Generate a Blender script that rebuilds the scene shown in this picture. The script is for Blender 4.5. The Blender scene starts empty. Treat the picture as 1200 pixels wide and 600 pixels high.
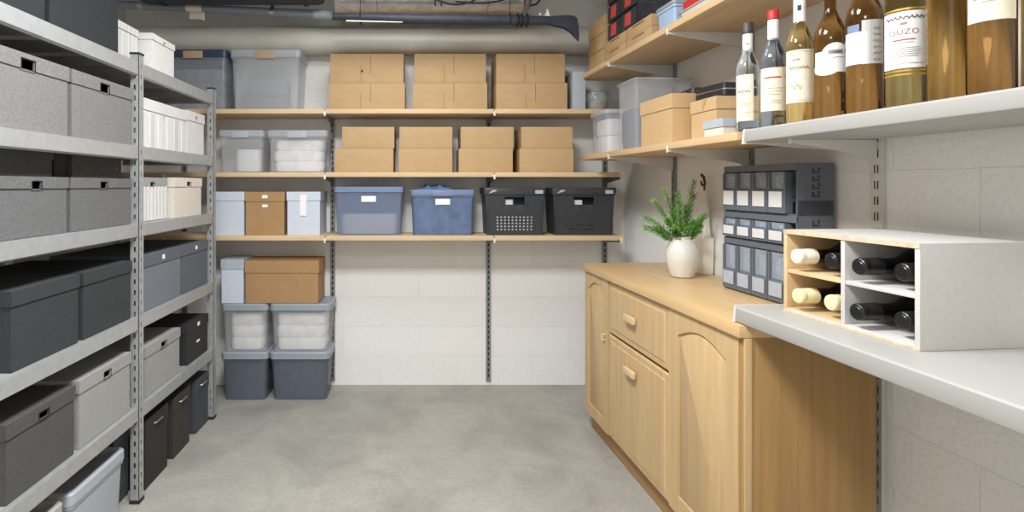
import bpy, bmesh, math, random
from mathutils import Vector, Matrix
random.seed(7)
PI = math.pi
scene = bpy.context.scene
C = scene.collection

# ------------------------------------------------------------------ camera, world, exposure
CAM_H = 1.327
cam_d = bpy.data.cameras.new('camera')
cam = bpy.data.objects.new('camera', cam_d)
C.objects.link(cam)
cam.location = (0, 0, CAM_H)
cam.rotation_euler = (PI / 2, 0, 0)
cam_d.sensor_width = 36
cam_d.lens = 36 * 640 / 1200
cam_d.shift_x = (600 - 492) / 1200
cam_d.shift_y = (217 - 300) / 1200
cam_d.clip_start = 0.02
scene.camera = cam
scene.view_settings.view_transform = 'Standard'
scene.view_settings.look = 'None'
scene.view_settings.gamma = 1
scene.view_settings.use_curve_mapping = False
scene.view_settings.exposure = 0.35
world = bpy.data.worlds.new('world')
scene.world = world
world.use_nodes = True
world.node_tree.nodes['Background'].inputs[0].default_value = (0.9, 0.95, 1, 1)
world.node_tree.nodes['Background'].inputs[1].default_value = 0.3
LAMPS = [(-0.20, 1.15, 60), (-0.20, -0.60, 27), (-0.1, 2.35, 10)]     # x, y, watts


# ------------------------------------------------------------------ materials
def lin(c):
    out = []
    for v in c:
        v /= 255
        out.append(v / 12.92 if v <= 0.04045 else ((v + 0.055) / 1.055) ** 2.4)
    return tuple(out) + (1,)


def mat(name, col, rough=0.6, metal=0.0, var=0.0, vscale=8, stretch=(1, 1, 1), bump=0.0, bscale=60,
        alpha=1.0, trans=0.0, ior=1.45, spec=0.5, col2=None, detail=4, coat=0.0):
    m = bpy.data.materials.new(name)
    m.use_nodes = True
    nt = m.node_tree
    p = nt.nodes['Principled BSDF']
    p.inputs['Base Color'].default_value = lin(col)
    p.inputs['Roughness'].default_value = rough
    p.inputs['Metallic'].default_value = metal
    p.inputs['Alpha'].default_value = alpha
    p.inputs['Transmission Weight'].default_value = trans
    p.inputs['IOR'].default_value = ior
    p.inputs['Specular IOR Level'].default_value = spec
    p.inputs['Coat Weight'].default_value = coat
    if var or bump or col2:
        tc = nt.nodes.new('ShaderNodeTexCoord')
        mp = nt.nodes.new('ShaderNodeMapping')
        mp.inputs['Scale'].default_value = stretch
        nt.links.new(tc.outputs['Object'], mp.inputs[0])
    if var or col2:
        n = nt.nodes.new('ShaderNodeTexNoise')
        n.inputs['Scale'].default_value = vscale
        n.inputs['Detail'].default_value = detail
        n.inputs['Roughness'].default_value = 0.65
        nt.links.new(mp.outputs[0], n.inputs['Vector'])
        r = nt.nodes.new('ShaderNodeValToRGB')
        r.color_ramp.elements[0].position = 0.32
        r.color_ramp.elements[1].position = 0.68
        a = [max(0, v * (1 - var)) for v in col]
        b = col2 if col2 else [min(255, v * (1 + var)) for v in col]
        r.color_ramp.elements[0].color = lin(a)
        r.color_ramp.elements[1].color = lin(b)
        nt.links.new(n.outputs['Fac'], r.inputs[0])
        nt.links.new(r.outputs[0], p.inputs['Base Color'])
    if bump:
        n2 = nt.nodes.new('ShaderNodeTexNoise')
        n2.inputs['Scale'].default_value = bscale
        n2.inputs['Detail'].default_value = 3
        nt.links.new(mp.outputs[0], n2.inputs['Vector'])
        bp = nt.nodes.new('ShaderNodeBump')
        bp.inputs['Strength'].default_value = bump
        bp.inputs['Distance'].default_value = 0.004
        nt.links.new(n2.outputs['Fac'], bp.inputs['Height'])
        nt.links.new(bp.outputs[0], p.inputs['Normal'])
    return m


def block_wall_mat(name, axis):
    """White-painted concrete blocks; axis is the horizontal axis of the wall."""
    m = mat(name, (214, 210, 203), 0.75)
    nt = m.node_tree
    p = nt.nodes['Principled BSDF']
    tc = nt.nodes.new('ShaderNodeTexCoord')
    sp = nt.nodes.new('ShaderNodeSeparateXYZ')
    cb = nt.nodes.new('ShaderNodeCombineXYZ')
    nt.links.new(tc.outputs['Object'], sp.inputs[0])
    nt.links.new(sp.outputs[axis], cb.inputs[0])
    nt.links.new(sp.outputs[2], cb.inputs[1])
    # a little wobble so the joints are not ruler straight
    nw = nt.nodes.new('ShaderNodeTexNoise')
    nw.inputs['Scale'].default_value = 5
    nt.links.new(tc.outputs['Object'], nw.inputs['Vector'])
    ad = nt.nodes.new('ShaderNodeVectorMath')
    ad.operation = 'MULTIPLY_ADD'
    ad.inputs[1].default_value = (0.012, 0.012, 0)
    nt.links.new(nw.outputs['Color'], ad.inputs[0])
    nt.links.new(cb.outputs[0], ad.inputs[2])
    br = nt.nodes.new('ShaderNodeTexBrick')
    br.inputs['Scale'].default_value = 1
    br.inputs['Mortar Size'].default_value = 0.0016
    br.inputs['Mortar Smooth'].default_value = 0.6
    br.inputs['Brick Width'].default_value = 0.5
    br.inputs['Row Height'].default_value = 0.197
    br.inputs['Color1'].default_value = lin((236, 233, 228))
    br.inputs['Color2'].default_value = lin((231, 228, 223))
    br.inputs['Mortar'].default_value = lin((222, 219, 213))
    nt.links.new(ad.outputs[0], br.inputs['Vector'])
    n = nt.nodes.new('ShaderNodeTexNoise')
    n.inputs['Scale'].default_value = 55
    n.inputs['Detail'].default_value = 6
    nt.links.new(tc.outputs['Object'], n.inputs['Vector'])
    n3 = nt.nodes.new('ShaderNodeTexNoise')
    n3.inputs['Scale'].default_value = 14
    n3.inputs['Detail'].default_value = 4
    nt.links.new(tc.outputs['Object'], n3.inputs['Vector'])
    s1 = nt.nodes.new('ShaderNodeMath')
    s1.operation = 'MULTIPLY_ADD'
    s1.inputs[1].default_value = -0.45
    nt.links.new(br.outputs['Fac'], s1.inputs[0])
    nt.links.new(n.outputs['Fac'], s1.inputs[2])
    s2 = nt.nodes.new('ShaderNodeMath')
    s2.operation = 'MULTIPLY_ADD'
    s2.inputs[1].default_value = 0.8
    nt.links.new(n3.outputs['Fac'], s2.inputs[0])
    nt.links.new(s1.outputs[0], s2.inputs[2])
    bp = nt.nodes.new('ShaderNodeBump')
    bp.inputs['Strength'].default_value = 0.5
    bp.inputs['Distance'].default_value = 0.007
    nt.links.new(s2.outputs[0], bp.inputs['Height'])
    nt.links.new(bp.outputs[0], p.inputs['Normal'])
    nt.links.new(br.outputs['Color'], p.inputs['Base Color'])
    return m


def floor_mat():
    m = mat('polished_concrete', (160, 156, 148), 0.42)
    nt = m.node_tree
    p = nt.nodes['Principled BSDF']
    tc = nt.nodes.new('ShaderNodeTexCoord')
    n = nt.nodes.new('ShaderNodeTexNoise')
    n.inputs['Scale'].default_value = 2.6
    n.inputs['Detail'].default_value = 12
    n.inputs['Roughness'].default_value = 0.68
    n.inputs['Distortion'].default_value = 0.6
    nt.links.new(tc.outputs['Object'], n.inputs['Vector'])
    r = nt.nodes.new('ShaderNodeValToRGB')
    e = r.color_ramp.elements
    e[0].position, e[0].color = 0.30, lin((139, 135, 127))
    e[1].position, e[1].color = 0.72, lin((172, 167, 158))
    x = e.new(0.5)
    x.color = lin((156, 152, 143))
    nt.links.new(n.outputs['Fac'], r.inputs[0])
    n2 = nt.nodes.new('ShaderNodeTexNoise')
    n2.inputs['Scale'].default_value = 60
    n2.inputs['Detail'].default_value = 4
    nt.links.new(tc.outputs['Object'], n2.inputs['Vector'])
    mx = nt.nodes.new('ShaderNodeMix')
    mx.data_type = 'RGBA'
    mx.blend_type = 'OVERLAY'
    mx.inputs[0].default_value = 0.22
    nt.links.new(r.outputs[0], mx.inputs[6])
    nt.links.new(n2.outputs['Fac'], mx.inputs[7])
    nt.links.new(mx.outputs[2], p.inputs['Base Color'])
    r2 = nt.nodes.new('ShaderNodeMapRange')
    r2.inputs[3].default_value = 0.38
    r2.inputs[4].default_value = 0.6
    nt.links.new(n.outputs['Fac'], r2.inputs[0])
    nt.links.new(r2.outputs[0], p.inputs['Roughness'])
    return m


def emit_mat(name, col, strength):
    m = bpy.data.materials.new(name)
    m.use_nodes = True
    p = m.node_tree.nodes['Principled BSDF']
    p.inputs['Base Color'].default_value = (0.9, 0.9, 0.9, 1)
    p.inputs['Emission Color'].default_value = col
    p.inputs['Emission Strength'].default_value = strength
    return m


M = {}
M['wall_x'] = block_wall_mat('painted_block_across', 0)
M['wall_y'] = block_wall_mat('painted_block_along', 1)
M['floor'] = floor_mat()
M['ceiling'] = mat('ceiling_paint', (176, 174, 170), 0.85, bump=0.2, bscale=40)
M['galv'] = mat('galvanised_steel', (178, 179, 178), 0.40, 0.45, var=0.035, vscale=26)
M['deck'] = mat('shelf_deck', (160, 160, 158), 0.55, 0.3, var=0.04, vscale=12)
M['rail'] = mat('wall_rail_grey', (140, 142, 142), 0.45, 0.4, var=0.06, vscale=30)
M['rail_white'] = mat('wall_rail_white', (206, 203, 197), 0.5, 0.0)
M['slot'] = mat('slot_shade_plate', (48, 48, 48), 0.8)  # shade inside the hollow slots, put into the plate colour
M['black_plastic'] = mat('black_plastic', (38, 38, 39), 0.45)
M['beech'] = mat('shelf_beech', (208, 180, 142), 0.5, var=0.05, vscale=26, stretch=(0.06, 1, 1), detail=5)
M['beech_y'] = mat('shelf_beech_side', (206, 174, 132), 0.5, var=0.05, vscale=26, stretch=(0.06, 1, 1), detail=5)
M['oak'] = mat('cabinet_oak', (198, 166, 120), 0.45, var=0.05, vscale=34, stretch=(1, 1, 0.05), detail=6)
M['oak_gable_shaded'] = mat('cabinet_oak_side_shaded', (160, 124, 76), 0.5, var=0.08, vscale=40, stretch=(1, 1, 0.03), detail=6)  # cabinet oak darkened: the end panel's shade is in the colour
M['oak_top'] = mat('counter_oak', (206, 171, 122), 0.36, var=0.05, vscale=34, stretch=(0.05, 1, 1), detail=6)
M['oak_handle'] = mat('handle_wood', (214, 184, 142), 0.5, var=0.04, vscale=30)
M['plinth'] = mat('plinth_oak', (172, 132, 86), 0.55, var=0.08, vscale=30, stretch=(0.05, 1, 1))
M['ply'] = mat('raw_plywood', (216, 184, 138), 0.6, var=0.06, vscale=30, stretch=(0.2, 0.2, 1), detail=6)
M['white_ply'] = mat('whitewashed_board', (200, 195, 189), 0.6, var=0.015, vscale=60, bump=0.1, bscale=160)
M['ply_edge'] = mat('ply_edge', (206, 184, 154), 0.6, var=0.08, vscale=60)
M['white_lam'] = mat('white_laminate', (170, 166, 160), 0.4)
M['kraft'] = mat('kraft_card', (186, 154, 112), 0.75, var=0.02, vscale=14, stretch=(1, 1, 3), bump=0.05, bscale=200)
M['kraft_light'] = mat('kraft_card_light', (202, 168, 122), 0.75, var=0.02, vscale=14, stretch=(1, 1, 3))
M['kraft_brown'] = mat('kraft_card_brown', (166, 130, 88), 0.7, var=0.03, vscale=14)
M['kraft_dark'] = mat('card_seam', (120, 86, 52), 0.9)
M['grey_linen'] = mat('grey_linen', (117, 115, 113), 0.85, var=0.10, vscale=140, bump=0.25, bscale=300)
M['mid_linen'] = mat('mid_grey_linen', (98, 97, 97), 0.85, var=0.10, vscale=140, bump=0.25, bscale=300)
M['light_linen'] = mat('light_grey_linen', (152, 150, 147), 0.85, var=0.06, vscale=140, bump=0.2, bscale=300)
M['dark_linen'] = mat('dark_grey_linen', (77, 76, 74), 0.85, var=0.10, vscale=140, bump=0.25, bscale=300)
M['char_linen'] = mat('charcoal_linen', (51, 52, 54), 0.85, var=0.10, vscale=140, bump=0.25, bscale=300)
M['black_card'] = mat('black_card', (44, 43, 43), 0.7, var=0.06, vscale=60)
M['brown_black'] = mat('brown_black_card', (58, 52, 49), 0.7, var=0.06, vscale=60)
M['navy_black'] = mat('slate_card', (66, 70, 77), 0.65, var=0.06, vscale=60)
M['navy_top'] = mat('black_fabric', (37, 38, 41), 0.85, var=0.08, vscale=120, bump=0.2, bscale=300)
M['blue_grey'] = mat('blue_grey_card', (112, 118, 126), 0.7, var=0.05, vscale=100, bump=0.1, bscale=300)
M['slate'] = mat('slate_grey_card', (92, 97, 104), 0.7, var=0.05, vscale=100, bump=0.1, bscale=300)
M['white_card'] = mat('white_card', (214, 211, 207), 0.6, var=0.02, vscale=40)
M['cream_card'] = mat('cream_card', (214, 206, 193), 0.6, var=0.02, vscale=40)
M['stripe_card'] = mat('striped_card', (196, 193, 188), 0.6, var=0.10, vscale=60, stretch=(1, 1, 0.02))
M['pale_blue'] = mat('pale_blue_card', (200, 206, 216), 0.55, var=0.015, vscale=30)
M['grey_card'] = mat('pale_grey_box', (174, 180, 186), 0.5, var=0.03, vscale=30)
M['paper'] = mat('paper_label', (236, 234, 230), 0.7)
M['paper_cream'] = mat('cream_label', (232, 220, 194), 0.7, var=0.03, vscale=50)
M['ink'] = mat('label_ink', (70, 62, 58), 0.8)
M['ink_soft'] = mat('label_ink_soft', (160, 146, 126), 0.8)
M['ink_red'] = mat('label_ink_red', (168, 74, 66), 0.7)
M['tote_clear'] = mat('clear_plastic', (220, 222, 226), 0.15, alpha=0.18, spec=0.7)
M['tote_clear_lid'] = mat('clear_lid_plastic', (206, 209, 216), 0.28, alpha=0.5, spec=0.6)
M['tote_blue'] = mat('blue_tint_plastic', (136, 150, 180), 0.26, alpha=0.34, spec=0.6)
M['tote_blue_deep'] = mat('deep_blue_plastic', (100, 117, 150), 0.3, alpha=0.8, spec=0.6, var=0.12, vscale=14)
M['tote_blue_lid'] = mat('blue_lid_plastic', (126, 141, 172), 0.32, alpha=0.85, spec=0.6)
M['tote_slate'] = mat('slate_tint_plastic', (116, 122, 134), 0.26, alpha=0.42, spec=0.6)
M['tote_smoke'] = mat('smoke_plastic', (150, 156, 166), 0.25, alpha=0.4, spec=0.6)
M['tote_grey'] = mat('pale_grey_plastic', (168, 172, 178), 0.4, spec=0.5)
M['lid_grey'] = mat('grey_lid_plastic', (150, 156, 164), 0.4, spec=0.5)
M['lid_navy'] = mat('navy_lid_plastic', (48, 58, 84), 0.35, spec=0.5)
M['tab_tan'] = mat('tan_tab', (178, 150, 120), 0.5)
M['cloth_white'] = mat('white_textile', (226, 222, 216), 0.9, var=0.05, vscale=16, bump=0.6, bscale=22)
M['cloth_dark'] = mat('dark_textile', (88, 94, 106), 0.9, var=0.14, vscale=14, bump=0.6, bscale=22)
M['cloth_blue'] = mat('blue_textile', (100, 122, 168), 0.85, var=0.14, vscale=18, bump=0.7, bscale=24)
M['crate'] = mat('black_crate_plastic', (52, 54, 58), 0.42, spec=0.5)
M['bin_grey'] = mat('organiser_grey', (98, 103, 112), 0.42, spec=0.5)
M['bin_dark'] = mat('organiser_dark', (58, 61, 68), 0.5, spec=0.5)
M['bin_window'] = mat('organiser_window', (190, 196, 202), 0.2, alpha=0.35)
M['bin_stuff'] = mat('small_parts', (150, 152, 150), 0.6, var=0.4, vscale=70)
M['bin_stuff_blue'] = mat('small_blue_parts', (120, 146, 178), 0.6, var=0.35, vscale=60)
M['bin_shelf_mark'] = mat('organiser_mark', (36, 38, 42), 0.6)
M['vase'] = mat('cream_glaze', (222, 217, 207), 0.22, var=0.025, vscale=10, coat=0.4)
M['white_vase'] = mat('white_matt_ceramic', (236, 230, 216), 0.55)
M['leaf'] = mat('leaf_green', (96, 142, 60), 0.5, var=0.3, vscale=26)
M['stem'] = mat('stem_green', (96, 104, 54), 0.7)
M['twig'] = mat('dry_twig', (92, 66, 44), 0.8)
M['pipe_beige'] = mat('pipe_lagging', (204, 199, 188), 0.55, var=0.03, vscale=4)
M['pvc'] = mat('grey_pvc', (132, 142, 152), 0.35)
M['pvc_light'] = mat('grey_pvc_sleeve', (158, 168, 174), 0.35)
M['tape'] = mat('cream_tape', (222, 214, 196), 0.6)
M['foil'] = mat('aluminium_foil', (196, 194, 192), 0.34, 0.85, var=0.08, vscale=20, bump=0.9, bscale=30)
M['pole'] = mat('dark_nylon', (52, 56, 66), 0.55, var=0.08, vscale=20, bump=0.15, bscale=40)
M['cable'] = mat('black_cable', (34, 33, 34), 0.5)
M['white_clip'] = mat('white_clip', (220, 218, 214), 0.5)
M['red'] = mat('red_plastic', (196, 48, 44), 0.45)
M['red_label'] = mat('red_label', (198, 74, 70), 0.55, var=0.1, vscale=40)
M['pale_bluebox'] = mat('light_blue_plastic', (166, 186, 212), 0.45)
M['glass_clear'] = mat('clear_glass', (232, 238, 242), 0.02, trans=1.0, ior=1.36, spec=0.6)
M['glass_smoke'] = mat('smoky_glass', (166, 176, 186), 0.02, trans=1.0, ior=1.36, spec=0.6)
M['glass_pale'] = mat('pale_amber_glass', (228, 200, 132), 0.02, trans=1.0, ior=1.36, spec=0.6)
M['glass_amber'] = mat('amber_glass', (162, 122, 66), 0.02, trans=1.0, ior=1.36, spec=0.6)
M['glass_honey'] = mat('honey_glass', (166, 132, 72), 0.02, trans=1.0, ior=1.36, spec=0.6)
M['glass_olive'] = mat('olive_glass', (158, 142, 92), 0.02, trans=1.0, ior=1.36, spec=0.6)
M['glass_wine'] = mat('black_wine_glass', (16, 16, 15), 0.12, spec=0.6)
M['jar_glass'] = mat('jar_glass', (215, 218, 216), 0.06, alpha=0.22)
M['jar_stuff'] = mat('jar_contents', (120, 108, 94), 0.7, var=0.3, vscale=60)
M['steel'] = mat('bright_steel', (180, 180, 180), 0.3, 0.9)
M['capsule_cream'] = mat('cream_capsule', (230, 216, 168), 0.4)
M['capsule_white'] = mat('ivory_capsule', (236, 228, 204), 0.4)
M['capsule_black'] = mat('black_capsule', (30, 29, 29), 0.3)
M['gold'] = mat('gold_foil', (196, 156, 72), 0.35, 0.6)
M['grey_cap'] = mat('dark_cap', (74, 68, 66), 0.45)
M['diffuser'] = emit_mat('lamp_diffuser', (0.925, 0.965, 1.0, 1), 3.0)
M['lamp_white'] = mat('lamp_housing', (230, 230, 228), 0.5)


# ------------------------------------------------------------------ mesh building
def rrect(hx, hy, r, n=4):
    r = min(r, hx * 0.99, hy * 0.99)
    pts = []
    for cx, cy, a0 in ((hx - r, hy - r, 0), (-hx + r, hy - r, PI / 2), (-hx + r, -hy + r, PI), (hx - r, -hy + r, 1.5 * PI)):
        for i in range(n + 1):
            a = a0 + i / n * PI / 2
            pts.append((cx + r * math.cos(a), cy + r * math.sin(a)))
    return pts


class MB:
    def __init__(self):
        self.bm = bmesh.new()

    def box(self, x0, x1, y0, y1, z0, z1, bev=0.0):
        r = bmesh.ops.create_cube(self.bm, size=1)
        vs = r['verts']
        for v in vs:
            v.co = Vector((x0 + (v.co.x + 0.5) * (x1 - x0), y0 + (v.co.y + 0.5) * (y1 - y0), z0 + (v.co.z + 0.5) * (z1 - z0)))
        if bev > 0:
            es = list({e for v in vs for e in v.link_edges})
            bmesh.ops.bevel(self.bm, geom=es, offset=bev, segments=2, affect='EDGES', profile=0.6)
        return self

    def loft(self, loops, cap0=True, cap1=True):
        rows = [[self.bm.verts.new(p) for p in lp] for lp in loops]
        n = len(rows[0])
        for a, b in zip(rows, rows[1:]):
            for i in range(n):
                j = (i + 1) % n
                try:
                    self.bm.faces.new((a[i], a[j], b[j], b[i]))
                except ValueError:
                    pass
        if cap0:
            self.bm.faces.new(list(reversed(rows[0])))
        if cap1:
            self.bm.faces.new(rows[-1])
        return self

    def rr_loft(self, spec, r=0.02, cx=0, cy=0, cap0=True, cap1=True, n=4):
        """spec: list of (z, half_x, half_y)"""
        loops = []
        for z, hx, hy in spec:
            loops.append([(cx + x, cy + y, z) for x, y in rrect(hx, hy, r, n)])
        return self.loft(loops, cap0, cap1)

    def lathe(self, prof, cx=0, cy=0, n=28, cap0=True, cap1=True):
        loops = []
        for r, z in prof:
            r = max(r, 1e-5)
            loops.append([(cx + r * math.cos(2 * PI * i / n), cy + r * math.sin(2 * PI * i / n), z) for i in range(n)])
        return self.loft(loops, cap0, cap1)

    def tube(self, pts, r, n=8, caps=True):
        pts = [Vector(p) for p in pts]
        rs = r if isinstance(r, (list, tuple)) else [r] * len(pts)
        loops = []
        up = None
        for i, p in enumerate(pts):
            t = (pts[min(i + 1, len(pts) - 1)] - pts[max(i - 1, 0)]).normalized()
            if up is None:
                up = Vector((0, 0, 1)) if abs(t.z) < 0.9 else Vector((0, 1, 0))
            s = t.cross(up).normalized()
            up = s.cross(t).normalized()
            loops.append([tuple(p + rs[i] * (math.cos(2 * PI * k / n) * s + math.sin(2 * PI * k / n) * up)) for k in range(n)])
        return self.loft(loops, caps, caps)

    def prism(self, poly, axis, a0, a1):
        """polygon extruded along an axis: 'x' -> poly is (y,z); 'y' -> (x,z); 'z' -> (x,y)"""
        def P(p, a):
            return {'x': (a, p[0], p[1]), 'y': (p[0], a, p[1]), 'z': (p[0], p[1], a)}[axis]
        return self.loft([[P(p, a0) for p in poly], [P(p, a1) for p in poly]])

    def panel(self, x0, x1, z0, z1, y, th, holes=()):
        """upright sheet in the xz plane from y to y+th with real rectangular holes (x0,x1,z0,z1)"""
        xs = sorted({x0, x1, *[h[0] for h in holes], *[h[1] for h in holes]})
        zs = sorted({z0, z1, *[h[2] for h in holes], *[h[3] for h in holes]})
        grid = {}

        def V(i, k):
            if (i, k) not in grid:
                grid[(i, k)] = self.bm.verts.new((xs[i], y, zs[k]))
            return grid[(i, k)]
        fs = []
        for i in range(len(xs) - 1):
            for k in range(len(zs) - 1):
                cx, cz = (xs[i] + xs[i + 1]) / 2, (zs[k] + zs[k + 1]) / 2
                if any(h[0] < cx < h[1] and h[2] < cz < h[3] for h in holes):
                    continue
                fs.append(self.bm.faces.new((V(i, k), V(i + 1, k), V(i + 1, k + 1), V(i, k + 1))))
        ret = bmesh.ops.extrude_face_region(self.bm, geom=fs, use_keep_orig=True)
        for g in ret['geom']:
            if isinstance(g, bmesh.types.BMVert):
                g.co.y += th
        return self

    def patch(self, r, z0, z1, a0, a1, th=0.0005, n=14, cx=0, cy=0):
        """curved sheet on a cylinder"""
        loops = []
        for i in range(n + 1):
            a = a0 + (a1 - a0) * i / n
            c, s = math.cos(a), math.sin(a)
            loops.append([(cx + r * c, cy + r * s, z0), (cx + (r + th) * c, cy + (r + th) * s, z0),
                          (cx + (r + th) * c, cy + (r + th) * s, z1), (cx + r * c, cy + r * s, z1)])
        return self.loft(loops)

    def move(self, mtx):
        bmesh.ops.transform(self.bm, matrix=mtx, verts=self.bm.verts)
        return self

    def build(self, name, material, parent=None, label=None, smooth=True, loc=None, rot=None):
        bmesh.ops.recalc_face_normals(self.bm, faces=self.bm.faces)
        me = bpy.data.meshes.new(name)
        self.bm.to_mesh(me)
        self.bm.free()
        if smooth:
            for p in me.polygons:
                p.use_smooth = True
            me.set_sharp_from_angle(angle=math.radians(32))
        me.materials.append(material)
        o = bpy.data.objects.new(name, me)
        C.objects.link(o)
        if parent:
            o.parent = parent
        if loc:
            o.location = loc
        if rot:
            o.rotation_euler = rot
        if label:
            o['label'] = label
        return o


def thing(name, label, cat, loc=(0, 0, 0), rotz=0.0, group=None):
    o = bpy.data.objects.new(name, None)
    C.objects.link(o)
    o.empty_display_size = 0.05
    o.location = loc
    o.rotation_euler = (0, 0, rotz)
    return tag(o, label, cat, group)


def tag(o, label, cat, group=None):
    o['label'] = label
    o['category'] = cat
    if group:
        o['group'] = group
    return o


def struct(o):
    o['kind'] = 'structure'
    return o


def dup(root, loc, label, rotz=None, group=None):
    r = root.copy()
    C.objects.link(r)
    r.location = loc
    if rotz is not None:
        r.rotation_euler = (0, 0, rotz)
    r['label'] = label
    if group:
        r['group'] = group
    for ch in list(root.children):
        c = ch.copy()
        C.objects.link(c)
        c.parent = r
        for g in list(ch.children):
            d = g.copy()
            C.objects.link(d)
            d.parent = c
    return r


# three placement frames: left rack (fronts face +X), back wall (fronts face -Y), right wall (fronts face -X, wall turned 3 degrees)
TILT = math.atan(0.055)
RL, RB, RR = PI / 2, 0.0, -PI / 2 + TILT
RX = -1.19                     # front plane of the things on the rack
BY = 3.36                      # front plane of the things on the back shelves


def right(y, t, z):
    """y along the room, t out from the right wall"""
    return (1.56 - 0.055 * y - t, y, z)


def at_rack(y0, y1, z, d, x=RX):
    return (x - d / 2, (y0 + y1) / 2, z)


def at_back(x0, x1, z, d, y=BY):
    return ((x0 + x1) / 2, y + d / 2, z)


def at_right(y0, y1, tf, d, z):
    return right((y0 + y1) / 2, tf - d / 2, z)


# ------------------------------------------------------------------ the room
Y_BACK, Y_FRONT, X_LEFT, CEIL = 3.63, -1.3, -1.95, 2.72
b = MB()
b.box(X_LEFT - 0.1, 1.75, Y_FRONT - 0.1, Y_BACK + 0.1, -0.1, 0)
struct(b.build('floor', M['floor'], smooth=False))
b = MB()
b.box(X_LEFT - 0.1, 1.75, Y_FRONT - 0.1, Y_BACK + 0.1, CEIL, CEIL + 0.1)
struct(b.build('ceiling', M['ceiling'], smooth=False))
b = MB()
b.box(X_LEFT - 0.1, 1.75, Y_BACK, Y_BACK + 0.1, 0, CEIL)
struct(b.build('wall_back', M['wall_x'], smooth=False))
b = MB()
b.box(X_LEFT - 0.1, 1.75, Y_FRONT - 0.1, Y_FRONT, 0, CEIL)
struct(b.build('wall_front', M['wall_x'], smooth=False))
b = MB()
b.box(X_LEFT - 0.1, X_LEFT, Y_FRONT, Y_BACK, 0, CEIL)
struct(b.build('wall_left', M['wall_y'], smooth=False))
b = MB()
b.box(0, 0.1, -3.0, 3.0, 0, CEIL)
w = struct(b.build('wall_right', M['wall_y'], smooth=False, loc=right(1.2, 0, 0), rot=(0, 0, TILT)))

# ceiling lamps and an added fill lamp (above the picture) -------------------------------------------------
for i, (x, y, wt) in enumerate(LAMPS):
    t = thing('ceiling_or_fill_lamp', ['white ceiling panel lamp over the middle of the aisle',
                               'added fill lamp on the ceiling behind the camera',  # unseen lamp, added to brighten the shelf interiors
                               'white ceiling panel lamp nearest the back shelves'][i], 'lamp', (x, y, CEIL - 0.001))
    b = MB()
    b.rr_loft([(-0.03, 0.30, 0.30), (-0.004, 0.31, 0.31), (0, 0.31, 0.31)], r=0.02)
    b.build('housing', M['lamp_white'], t)
    b = MB()
    b.rr_loft([(-0.036, 0.27, 0.27), (-0.030, 0.28, 0.28)], r=0.02)
    b.build('diffuser', M['diffuser'], t)
    ld = bpy.data.lights.new('ceiling_or_fill_light', 'AREA')
    ld.shape = 'SQUARE'
    ld.size = 0.54
    ld.energy = wt
    ld.spread = math.radians(172)
    ld.color = (0.925, 0.965, 1.0)
    lo = bpy.data.objects.new('ceiling_or_fill_light', ld)
    C.objects.link(lo)
    lo.location = (0, 0, -0.045)
    lo.parent = t


# ------------------------------------------------------------------ metal rack on the left
RACK_Y = (1.36, 2.29, 3.11)
RACK_Z = (1.84, 1.49, 1.166, 0.777, 0.40)
RACK_D = 0.56
XF = -1.168
rack = thing('metal_shelving_rack', 'tall galvanised steel shelving rack with slotted uprights along the left side', 'shelving rack', (XF, 0, 0))


def upright(y, front):
    u = MB()
    holes = []
    z = 0.06
    while z < 1.84:
        holes.append((-0.004, 0.004, z, z + 0.02))
        z += 0.045
    u.panel(-0.019, 0.019, 0.012, 1.876, 0, 0.002, holes)          # flange facing the aisle
    u.move(Matrix.Rotation(PI / 2, 4, 'Z'))                         # now in the yz plane, front at x=0
    s = -1 if front else 1
    v = MB()
    v.panel(-0.036, 0.0, 0.012, 1.876, 0, 0.002, [(-0.022, -0.014, h[2], h[3]) for h in holes])
    me = bpy.data.meshes.new('tmp')
    v.bm.to_mesh(me)
    v.bm.free()
    k = len(u.bm.verts)
    u.bm.from_mesh(me)
    u.bm.verts.ensure_lookup_table()
    for q in u.bm.verts[k:]:
        q.co.y -= 0.019
    bpy.data.meshes.remove(me)
    if not front:
        u.move(Matrix.Scale(-1, 4, (1, 0, 0)))
    x = 0 if front else -RACK_D
    o = u.build('upright', M['galv'], rack, loc=(x, y, 0))
    f = MB()
    if front:
        f.box(-0.040, 0.003, -0.022, 0.022, 0, 0.016, 0.003)
    else:
        f.box(-0.003, 0.040, -0.022, 0.022, 0, 0.016, 0.003)
    f.build('foot', M['black_plastic'], o)
    c = MB()
    (c.box(-0.039, 0.002, -0.021, 0.021, 1.872, 1.880) if front else c.box(-0.002, 0.039, -0.021, 0.021, 1.872, 1.880))
    c.build('cap', M['black_plastic'], o)


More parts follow.
